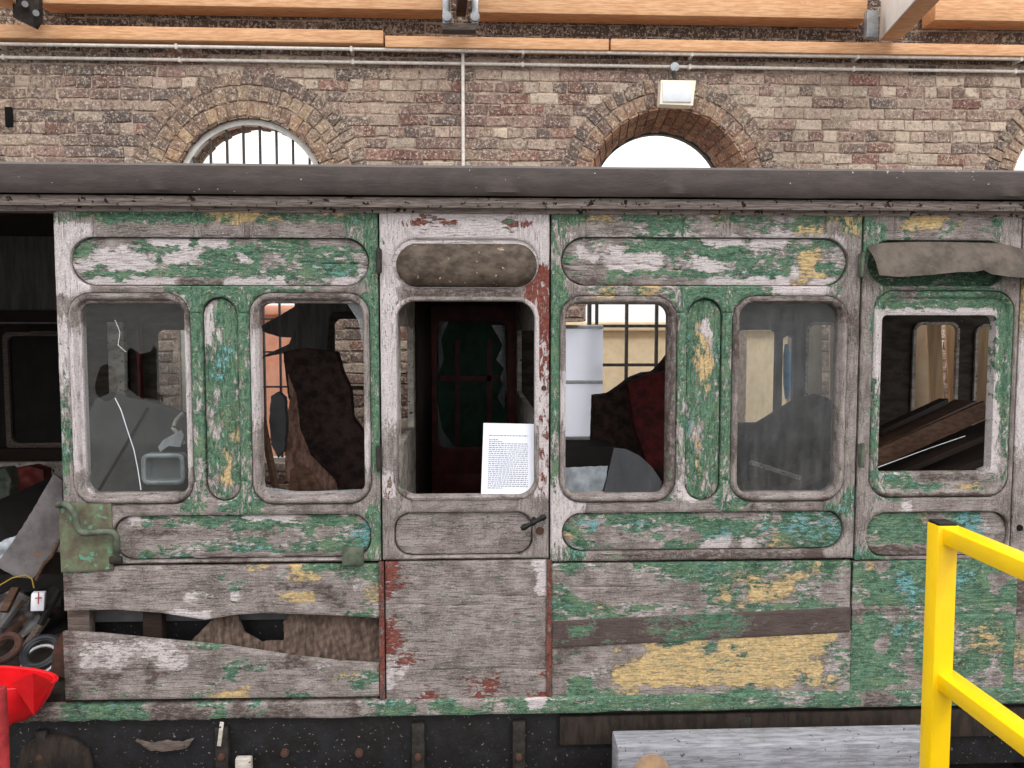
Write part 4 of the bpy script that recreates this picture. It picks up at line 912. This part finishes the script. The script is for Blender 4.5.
# underframe
zs0 = .15
MB().box(((XL+XR)/2, YC+.08, (ZB+zs0)/2-.004), (XR-XL, .09, ZB-zs0-.01), bev=.004).build('solebar', M['sole'], car)
MB().box(((P(560, 740, YC).x+XR)/2, YC+.02, ZB-.09), (XR-P(560, 740, YC).x, .03, .12), bev=.004).build('solebar_board', M['solebrown'], car)
MB().box(((XL+XR)/2, YF-.12, (ZB+zs0)/2), (XR-XL, .09, ZB-zs0), bev=.004).build('solebar', M['sole'], car)
for px, w in ((221, 13), (418, 13), (519, 13), (745, 13), (40, 10), (930, 12)):
    c = P(px, 740, YC); st = MB().box((c.x, YC+.018, (ZB+zs0)/2-.02), (w*.004, .03, ZB-zs0-.05), bev=.004).build('body_bracket', M['iron'], car)
    MB().lathe((c.x, YC-.002, P(px, 757, YC).z), [(.001, -.012), (.016, -.01), (.013, .008), (.001, .01)], 'y', 12).build('bolt', M['rust'], st)
for px in (283, 358, 650, 820): MB().lathe((P(px, 757, YC).x, YC+.03, P(px, 757, YC).z), [(.001, -.012), (.02, -.01), (.016, .008), (.001, .01)], 'y', 12).build('bolt', M['rust'], car)
ag = [(14, 775), (18, 752), (30, 741), (50, 737), (72, 741), (86, 752), (91, 775)]
q_ = [(P(x, y, YC).x, P(x, y, YC).z) for x, y in ag]
plate('axle_guard', (min(a for a, b in q_), max(a for a, b in q_), min(b for a, b in q_), max(b for a, b in q_)), lambda x, z: -sdpoly(x, z, q_), YC+.012, .02, M['solebrown'], car, res=.008, bev=.003, hfn=lambda x, z, d: .02*np.sqrt(np.clip(d/.06, 0, 1)))
wl = MB().lathe((P(52, 790, 3.45).x, 3.75, .30), [(.05, -.08), (.28, -.06), (.30, -.06), (.31, .0), (.27, .04), (.10, .05), (.05, .08)], 'y', 32).build('wheel', M['rust'], car)
for x in (-3.0, -1.1, .8, 2.6, 4.0):
    t_ = MB().box((x, 4.36, .07), (.26, 2.5, .14), bev=.01).build('support_sleeper', M['solebrown']); prop(t_, 'dark timber sleeper lying under the carriage underframe', 'sleeper', 'sleepers under the carriage')
# ================================================================ THINGS ON, IN AND AROUND IT
def thing(o, label, cat, group=None): return prop(o, label, cat, group)
# notice in the door window
t = empty('paper_notice', P(508, 496, YC-.01), 'white sheet of paper with printed text propped in the pale door window', 'notice')
c0, c1, c2, c3 = P(483.5, 423, YC+.036), P(534, 424, YC+.036), P(534, 495, YC+.03), P(481, 494, YC+.03)
q = [c3]
for a in np.linspace(-90, 0, 7): q.append(P(521+13*math.cos(math.radians(a)), 481+-13*math.sin(math.radians(a)), YC+.03))
q += [c1, c0]
MB().prism([tuple(p) for p in q], (0, 1, 0), .0015).build('sheet', M['paper'], t, None)
tx = MB(); 
for ln in range(27):
    v = .17 + ln*.0285
    u = .12 if ln > 5 else random.choice([.12, .5, .3]) if ln in (1,) else .12
    end = .88 if ln not in (1, 2, 3, 26) else [0, .3, .38, .4][(1, 2, 3, 26).index(ln)]
    while u < end:
        w = random.uniform(.02, .07); w = min(w, end-u)
        L = c0.lerp(c3, v); Rr = c1.lerp(c2, v); a = L.lerp(Rr, u+.0); b = L.lerp(Rr, u+w)
        tx.box(((a.x+b.x)/2, a.y-.0008, a.z), (b.x-a.x, .0006, .0035)); u += w + .014
tx.build('printed_text', M['ink'], t, None)

# cloth sacking in the gap
def cloth(name, pts, Y, mat, th=.006, amp=.02, fs=14, res=.01, vert=True, parent=None, slope=0.0):
    q = pp(pts, Y); xs = [a for a, b in q]; zs = [b for a, b in q]; zm = min(zs); sd_ = random.uniform(0, 6)
    def h(x, z, d): return amp*(nz(x, z*(.35 if vert else 1), fs, sd_) + .35*nz(x, z, fs*3, sd_)) + slope*(max(zs)-z)
    return plate(name, (min(xs), max(xs), min(zs), max(zs)), lambda x, z: -sdpoly(x, z, q)+.002*nz(x, z, 120), Y, th, mat, parent, res=res, bev=.002, hfn=h, smooth=60)
thing(cloth('torn_sacking', [(190, 642), (212, 620), (225, 612), (238, 615), (245, 632), (262, 642), (285, 640), (283, 622), (292, 612), (385, 612), (385, 672), (300, 668), (230, 655)], YC+.05, M['cloth'], amp=.013, fs=30, res=.007), 'brown torn sacking bulging from the gap in the lower boards', 'cloth')
# window 1 contents
thing(cloth('grey_panel', [(84, 425), (95, 400), (112, 392), (130, 398), (160, 404), (192, 415), (192, 508), (80, 508)], 3.65, M['greysheet'], th=.012, amp=.006, fs=5, res=.012), 'dull grey sheet leaning behind the dusty broken left window', 'sheet')
thing(MB().beam(P(98, 492, 3.6), P(148, 408, 3.62), .008, .012).build('wood_or_fold_strip', M['darkwood']), 'thin dark strip drawing the diagonal fold line of the grey sheet in the leftmost window', 'wood strip')  # dark strip draws the crease of the grey sheet in colour
t = thing(slab('metal_bracket', [(158, 447), (163, 440), (181, 430), (184, 436), (180, 447), (168, 446), (160, 452)], 3.48, .006, M['silver']), 'small bright triangular metal bracket behind the leftmost window', 'bracket')
thing(MB().tube([P(x, y, 3.5) for x, y in ((183, 413), (176, 420), (173, 428), (180, 436), (184, 444))], .009, 8).build('bent_tube', M['palewood']), 'bent pale tube above the metal bracket in the leftmost window', 'tube')
t = empty('plastic_tray', P(164, 485, 3.5), 'clear plastic tray standing on edge in the corner of the leftmost window', 'tray')
a_ = rr(143, 453, 186, 484, 7, 3.48); b_ = grow(a_, -.018)
plate('tray_rim', bnd(a_), lambda x, z: np.minimum(-sd(x, z, a_), sd(x, z, b_)), 3.46, .05, M['silver'], t, res=.006, bev=.003)
plate('tray_base', bnd(a_), lambda x, z: -sd(x, z, a_), 3.51, .004, M['clear'], t, res=.02, bev=0)
# window 2 contents
thing(cloth('torn_board', [(256, 328), (275, 318), (296, 306), (300, 300), (372, 298), (372, 310), (330, 312), (326, 352), (285, 353), (256, 359), (280, 348), (302, 338), (280, 337), (266, 333)], 4.9, M['innerdark'], th=.01, amp=.01, fs=4, res=.02), 'dark torn sheet hanging with pointed edges in the second window', 'sheet')
thing(cloth('carriage_seat', [(283, 352), (300, 348), (336, 352), (342, 372), (350, 390), (352, 418), (362, 432), (370, 450), (372, 505), (300, 508), (292, 470), (298, 430), (288, 395)], 4.1, M['darkcloth'], th=.09, amp=.02, fs=8, res=.014), 'dark ragged seat back standing in the second window', 'seat')
thing(cloth('torn_upholstery', [(287, 372), (296, 395), (300, 430), (310, 455), (335, 480), (340, 500), (300, 500), (286, 478), (284, 430), (290, 400)], 3.95, M['cloth2'], th=.01, amp=.02, fs=20, res=.01), 'brown torn upholstery hanging down in front of the dark seat back', 'cloth')
thing(cloth('bolster', [(271, 396), (277, 392), (284, 398), (286, 425), (284, 450), (278, 458), (271, 445), (269, 420)], 3.85, M['greysheet'], th=.06, amp=.006, fs=12, res=.008), 'slate grey bolster at the left edge of the second window', 'cushion')
thing(MB().beam(P(262, 418, 3.8), P(278, 500, 3.7), .02, .035).build('wood_or_fold_strip', M['brownplank']), 'tan wooden strip leaning at the left of the second window', 'wood strip')
thing(cloth('torn_upholstery', [(290, 470), (300, 462), (312, 472), (322, 488), (318, 500), (288, 500)], 3.6, M['brownplank'], amp=.02, fs=24, res=.01), 'small tan rag in the bottom of the second window', 'cloth')
# window 3 contents
tt = NT('white_translucent_plastic'); mx = tt.n('ShaderNodeMixShader', {0: .8, 1: tt.n('ShaderNodeBsdfDiffuse', {0: (.8, .83, .88, 1)}).outputs[0], 2: tt.n('ShaderNodeBsdfTranslucent', {0: (.9, .93, 1, 1)}).outputs[0]})
tt.t.links.new(mx.outputs[0], tt.out.inputs[0]); M['translucent'] = tt.m
a, b = P(556, 440, 6.76), P(603, 325, 6.76)
t = empty('plastic_screen', ((a.x+b.x)/2, 6.76, 0), 'white translucent plastic screen hanging behind the carriage, left part of the third window', 'screen')
MB().box(((a.x+b.x)/2, 6.76, b.z/2+.01), (b.x-a.x, .006, b.z-.02)).build('plastic_sheet', M['translucent'], t)
for y in (327, 382, 438): MB().box(((a.x+b.x)/2, 6.75, P(580, y, 6.76).z), (b.x-a.x, .02, .03), bev=.003).build('batten', M['silver'], t)
thing(cloth('carriage_seat', [(594, 396), (610, 394), (632, 378), (645, 373), (655, 372), (662, 365), (672, 352), (680, 352), (680, 508), (590, 508)], 4.3, M['darkcloth'], th=.1, amp=.012, fs=7, res=.014), 'dark seat back sloping across the third window', 'seat')
thing(cloth('seat_cushion', [(628, 384), (650, 374), (668, 372), (674, 400), (674, 470), (650, 470), (636, 430)], 4.1, M['redcloth'], th=.07, amp=.012, fs=9, res=.012), 'dark red seat cushion at the right of the third window', 'cushion')
thing(slab('dark_case', [(560, 447), (616, 447), (612, 470), (560, 470)], 3.7, .25, M['black']), 'black case low in the third window', 'case')
thing(cloth('plastic_sheeting', [(560, 468), (608, 466), (606, 480), (596, 510), (560, 510)], 3.55, M['plastic'], amp=.008, fs=16, res=.01, vert=False), 'pale blue crumpled plastic in the bottom corner of the third window', 'plastic sheet')
# window 4 / second door: boards leaning behind the carriage
for (pts, Y, mat, nm, lab) in (
    ([(800, 300), (822, 300), (826, 470), (800, 470)], 5.8, 'cream', 'leaning_board', 'cream board behind the far side, right half of the fourth window'),
    ([(830, 300), (870, 300), (870, 470), (834, 470)], 5.8, 'cream', 'leaning_board', 'cream board at the far right edge of the fourth window'),
    ([(905, 300), (938, 300), (948, 470), (905, 470)], 5.85, 'cream', 'leaning_board', 'pale board in the left opening behind the second door'),
    ([(926, 300), (940, 300), (958, 470), (944, 470)], 5.72, 'ply', 'leaning_batten', 'slanting tan batten in the left opening behind the second door'),
    ([(945, 300), (990, 300), (990, 470), (963, 470)], 5.9, 'ply', 'leaning_board', 'tan board between the two openings behind the second door'),
    ([(975, 300), (1030, 300), (1030, 470), (975, 470)], 5.8, 'ply', 'leaning_board', 'tan board in the right opening behind the second door')):
    z0 = 0.0
    q = [P(x, y, Y) for x, y in pts]
    # carry the boards down to the ground
    q[3] = Vector((q[3].x, Y, 0.0)); q[2] = Vector((q[2].x, Y, 0.0))
    thing(MB().prism([tuple(p) for p in (q[0], q[3], q[2], q[1])], (0, 1, 0), .02).build(nm, M[mat]), lab, 'board')
thing(MB().tube([P(787, y, 5.3) for y in (344, 356, 370, 384, 399)], .026, 12, taper=[.6, 1, 1, .95, .5]).build('blue_streak', M['blue']), 'upright blue streak behind the fourth window', 'plastic roll')  # tapered blue tube drawn as an upright streak
thing(MB().beam(P(750, 462, 4.2), P(800, 478, 4.0), .02, .02).build('wood_or_fold_strip', M['palewood']), 'thin pale strip lying low behind the fourth window', 'wood strip')
thing(MB().beam(P(735, 500, 4.0), P(850, 455, 4.6), .2, .05).build('dark_plank', M['brownplank']), 'brown plank rising to the right, low behind the fourth window', 'plank')
thing(cloth('junk_heap', [(735, 430), (760, 425), (800, 400), (820, 395), (842, 405), (845, 510), (730, 510)], 4.9, M['darkcloth'], th=.1, amp=.03, fs=9, res=.02), 'grey heap of sheeting filling the lower fourth window', 'sheet')
pk = [((878, 432, 3.9), (944, 401, 4.3), .05, .03, 'darkwood', 'thin dark plank on top of the stack inside the second door'),
      ((872, 445, 3.85), (966, 402, 4.4), .12, .025, 'brownplank', 'narrow dark plank just below the top plank inside the second door'),
      ((868, 462, 3.6), (985, 409, 3.75), .02, .085, 'brownplank', 'broad brown plank facing out of the second door window'),
      ((868, 480, 3.7), (1000, 424, 3.9), .16, .03, 'darkwood', 'dark plank under the broad brown plank inside the second door'),
      ((862, 500, 3.7), (1004, 444, 4.0), .2, .04, 'darkwood', 'lowest dark plank of the stack inside the second door')]
for a, b, w, h_, mt, lab in pk: thing(MB().beam(P(*a), P(*b), w, h_, bev=.003).build('stacked_plank', M[mt]), lab, 'plank')
thing(MB().tube([P(876, 468, 3.55), P(930, 448, 3.6), P(965, 436, 3.65)], .002, 6).build('white_string', M['whitepanel']), 'thin white string across the planks in the second door window', 'string')
# support beneath stack
# open compartment junk
thing(slab('black_sheet', [(-20, 508, 4.5), (54, 476, 4.9), (50, 500, 4.6), (20, 548, 4.2), (-20, 590, 4.0)], 4.3, .02, M['black']), 'large black board tilted in the open compartment at left', 'board')
thing(cloth('brown_bundle', [(8, 470), (30, 466), (43, 470), (44, 490), (8, 492)], 5.1, M['redwood'], th=.1, amp=.02, fs=14, res=.012, vert=False), 'dark red-brown bundle under the far window of the open compartment', 'bundle')
thing(cloth('green_bundle', [(-12, 470), (6, 468), (10, 480), (8, 500), (-12, 504)], 5.0, M['irongreen'], th=.1, amp=.02, fs=14, res=.012, vert=False), 'grey-green bundle at the extreme left edge, beside the brown bundle', 'bundle')
sp = [(54, 474), (62, 480), (62, 538), (54, 545), (50, 555), (43, 562), (40, 570), (32, 579), (15, 577), (-6, 566), (10, 545), (37, 503)]
thing(cloth('sheet_metal_panel', sp, 3.42, M['sheet'], th=.006, amp=.008, fs=6, res=.008, vert=False), 'scuffed grey sheet metal panel leaning against the carriage corner', 'sheet metal')
thing(MB().tube([P(x, y, 3.405) for x, y in ((60, 540), (52, 556), (43, 566), (36, 580))], .007, 7).build('torn_edge_strip', M['brownplank']), 'brown splintered strip along the torn edge of the metal panel', 'wood strip')
thing(cloth('plastic_bag', [(-12, 550), (4, 540), (20, 535), (14, 548), (2, 562), (-12, 572)], 3.7, M['plastic'], th=.03, amp=.02, fs=22, res=.008, vert=False), 'pale plastic bag at the left edge under the black board', 'bag')
thing(MB().tube([P(x, y, 3.4) for x, y in ((-8, 590), (2, 584), (12, 578), (26, 575), (32, 579), (34, 588))], .003, 8).build('yellow_cable', M['ycable']), 'yellow cable curling under the metal panel', 'cable')
t = empty('white_carton', P(38, 611, 3.4), 'small white carton with red marks in the debris at left', 'carton')
MB().box(P(38.5, 601, 3.42), (.05, .04, .075), Euler((0, math.radians(4), .3)).to_matrix(), bev=.003).build('carton_body', M['whitepanel'], t)
MB().box(P(38.5, 598, 3.39), (.026, .004, .004), Euler((0, math.radians(4), .3)).to_matrix()).build('carton_print', M['redpost'], t)
MB().box(P(38.5, 598, 3.389), (.004, .004, .05), Euler((0, math.radians(4), .3)).to_matrix()).build('carton_print', M['redpost'], t)
sticks = [((0, 628), (22, 600), 'sheet', 'flat grey metal strip'), ((22, 652), (47, 617), 'oldgrey', 'splintered timber offcut'), ((4, 612), (16, 588), 'brownplank', 'brown stick'), ((30, 598), (58, 612), 'darkwood', 'dark stick'), ((-5, 648), (20, 622), 'rust', 'rusty flat bar'), ((40, 625), (60, 590), 'black', 'black batten')]
for (a, b, m_, lb), where in zip(sticks, ('at the left edge above the dark hoop', 'pointing up right above the black coil', 'under the yellow cable', 'behind the white carton', 'lowest at the left edge of the debris', 'at the right of the debris by the corner')):
    Y = random.uniform(3.42, 3.6); thing(MB().beam(P(*a, Y), P(*b, Y+.08), random.uniform(.02, .06), .02, bev=.002).build('debris_strip', M[m_]), lb + ' ' + where, 'debris')
thing(cloth('crumpled_sheet', [(-10, 600), (10, 590), (30, 600), (40, 625), (20, 640), (-10, 630)], 3.66, M['sheet'], th=.02, amp=.04, fs=22, res=.01, vert=False), 'crumpled grey sheet in the middle of the debris heap', 'sheet metal')
thing(cloth('rubbish_heap', [(-60, 590), (62, 590), (64, 695), (-60, 695)], 3.85, M['black'], th=.25, amp=.05, fs=16, res=.014, vert=False), 'black rubbish heap behind the red bowl', 'rubbish')
for k, (cx_, cy_, r_, m_, nm, lb) in enumerate(((41, 652, .075, 'rubber', 'rubber_coil', 'black rubber coil above the red bowl'), (40, 660, .07, 'silver', 'bright_trim_ring', 'bright trim ring lying on the black coil'), (4, 648, .06, 'rust', 'rusty_hoop', 'rusty brown hoop at the left edge above the red bowl'))):
    c = P(cx_, cy_, 3.42 - .02*k); m = MB()
    for rr2, rt in ((r_, .013), (r_*.8, .011)) if k != 1 else ((r_, .007),):
        m.tube([c + Vector((rr2*math.cos(a), .05*math.sin(a), rr2*.62*math.sin(a))) for a in np.linspace(0, 2*math.pi, 29)[:-1]], rt, 8, closed=True)
    thing(m.build(nm, M[m_]), lb, 'ring')
thing(slab('rusty_board', [(50, 675), (54, 645), (64, 630), (66, 678)], 3.34, .02, M['rust']), 'rusty brown board beside the black coil at the body corner', 'board')
# red bowl with a pointed spout
t = MB(); cb = P(14, 690, 3.2); n = 40; b0 = len(t.v)
rim = P(6, 672, 3.2)
def bowl(off):
    rows_ = []
    for j, (rad, dz) in enumerate(((1.0, .015), (1.0, 0), (.9, -.05), (.74, -.10), (.55, -.135), (.3, -.15))):
        row = []
        for i in range(n):
            a = 2*math.pi*i/n; R1 = (.232-off)*rad
            sp_ = math.exp(-((a-5.1+0.0)/.26)**2) if j < 6 else 0      # spout on the camera side
            R2 = R1*(1+.10*sp_); z = rim.z + dz - off*.3 + (-.05*sp_*j/5 if j else 0)
            row.append((rim.x + R2*math.cos(a), rim.y - .085 + R2*.42*math.sin(a) , z - .018*math.cos(a)+.0))
        rows_.append(row)
    return rows_
Ro, Ri = bowl(0), bowl(.006)
for row in Ro + Ri: t.v += row
m = len(Ro)
for j in range(m-1):
    for i in range(n): k = (i+1) % n; t.f.append((j*n+i, (j+1)*n+i, (j+1)*n+k, j*n+k)); t.f.append(((m+j)*n+i, (m+j)*n+k, (m+j+1)*n+k, (m+j+1)*n+i))
for i in range(n): k = (i+1) % n; t.f.append((i, k, m*n+k, m*n+i))
t.f.append(tuple((m-1)*n+i for i in range(n))[::-1]); t.f.append(tuple((2*m-1)*n+i for i in range(n)))
bw = t.build('red_bowl', M['red'], None, 40); prop(bw, 'bright red plastic bowl hanging at the open compartment edge', 'bowl')
MB().tube([(rim.x + .239*math.cos(a), rim.y-.085+.239*.42*math.sin(a), rim.z+.015-.018*math.cos(a)+.0) for a in np.linspace(0, 2*math.pi, 41)[:-1]], .005, 8, closed=True).build('rolled_rim', M['red'], bw)
cb = P(33, 712, 3.02)
tip = MB().prism([tuple(P(14, 679, 3.06)), tuple(P(34, 712, 3.03)), tuple(P(47, 680, 3.06))], (0, 1, 0), .02)
sv = [tuple(P(12, 683, 3.03)), tuple(P(33, 673, 2.92)), tuple(P(52, 681, 3.03)), tuple(P(34, 716, 2.99)), tuple(P(33, 682, 3.08))]
s_ = MB(); s_.v = sv; s_.f = [(0, 3, 1), (1, 3, 2), (2, 3, 4), (4, 3, 0), (0, 1, 4), (1, 2, 4)]; s_.build('pouring_lip', M['red'], bw, None)
# foreground things
thing(MB().tube([Vector((P(3, 790, 2.7).x, 2.7, 0.0)), P(3, 790, 2.7), P(2, 740, 2.72), P(0, 700, 2.72), P(-1, 688, 2.72)], .022, 14).build('red_post', M['redpost']), 'blurred red post at the lower left corner', 'post')
o = bpy.data.objects[-1] if False else None
a, b = P(618, 747, 2.95), P(1070, 741, 2.95)
zt_ = P(770, 745, 2.95).z; XB = P(943, 745, 2.95).x
t = empty('timber_baulk', (a.x+.6, 3.02, zt_-.16), 'pale weathered timber baulk along the bottom beneath the carriage', 'timber')
MB().box(((a.x+XB)/2, 3.02, zt_-.08), (XB-a.x, .14, .16), bev=.008).build('beam_body', M['baulk'], t)
pts = [(x, 2.947, z) for x, z in ((a.x+.03+.07*math.cos(q)*1.0+.04, zt_-.10+.075*math.sin(q)) for q in np.linspace(0, 2*math.pi, 20)[:-1])]
MB().prism([(x+.06, y, z+.0) for x, y, z in pts], (0, 1, 0), .006).build('bare_patch', M['endgrain'], t)
for x in (a.x+.15, 1.5): thing(MB().box((x, 3.02, (zt_-.165)/2), (.2, .12, zt_-.165), bev=.01).build('packing_block', M['solebrown']), 'dark packing block under the pale timber baulk', 'block', 'blocks under the baulk')
thing(cloth('crescent_rag', [(135, 741), (150, 745), (165, 742), (180, 744), (194, 739), (186, 749), (165, 752), (148, 750)], 3.19, M['oldgrey'], th=.02, amp=.004, fs=30, res=.005, vert=False), 'grey crescent shaped scrap on the underframe at lower left', 'scrap')
thing(MB().box(P(244, 764, 3.19), (.065, .03, .06), bev=.006).build('pale_wedge', M['palewood']), 'pale broken wedge at the bottom, left of the pale door', 'wedge')
thing(MB().beam(P(222, 722, 3.17), P(219, 746, 3.17), .006, .016, bev=.002).build('paint_curl', M['palewood']), 'white peeled strip on the underframe below the sprung boards', 'scrap')
# yellow guard rail: square post and two rails running towards the viewer
YP = 2.05
t = empty('guard_rail', (P(940, 600, YP).x, YP, 0), 'bright yellow square tube guard rail with black post cap at right', 'railing')
pc = P(944.5, 640, YP); w = .055; ztp = P(944, 526, YP).z
MB().box((pc.x, YP+w/2, ztp/2), (w, w, ztp), bev=.004).build('post', M['yellow'], t)
MB().box((pc.x, YP+w/2, ztp+.003), (w-.004, w-.004, .008), bev=.002).build('post_cap', M['cap'], t)
for py in (528, 674):
    zt2 = P(950, py, YP).z; h2 = .045
    MB().box((pc.x+.016, (YP+w-.004+.75)/2, zt2-h2/2), (.06, YP+w-.004-.75, h2), bev=.004).build('rail', M['yellow'], t)
MB().box((pc.x+.022, .75-w/2, ztp/2), (w, w, ztp), bev=.004).build('post', M['yellow'], t)
# ================================================================ LIGHT
w = bpy.data.worlds.new('overcast_sky'); sc.world = w; w.use_nodes = True; nt = w.node_tree; nt.nodes.clear()
ou = nt.nodes.new('ShaderNodeOutputWorld'); bg = nt.nodes.new('ShaderNodeBackground'); tc = nt.nodes.new('ShaderNodeTexCoord')
se = nt.nodes.new('ShaderNodeSeparateXYZ'); mr = nt.nodes.new('ShaderNodeMapRange'); mr.inputs[1].default_value = -.05; mr.inputs[2].default_value = 1; mr.inputs[3].default_value = .85; mr.inputs[4].default_value = 2.8
nt.links.new(tc.outputs['Generated'], se.inputs[0]); nt.links.new(se.outputs[2], mr.inputs[0]); nt.links.new(mr.outputs[0], bg.inputs[1]); bg.inputs[0].default_value = (1.0, .985, .97, 1)
nt.links.new(bg.outputs[0], ou.inputs[0])
sl = bpy.data.lights.new('sun', 'SUN'); sl.energy = .7; sl.angle = math.radians(12); sl.color = (1, .96, .9)
so = bpy.data.objects.new('sun', sl); COL.objects.link(so); so.rotation_euler = Euler((math.radians(46), 0, math.radians(28)))
sc.view_settings.view_transform = 'Standard'; sc.view_settings.look = 'None'; sc.view_settings.gamma = 1; sc.view_settings.use_curve_mapping = False
sc.view_settings.exposure = 0.14
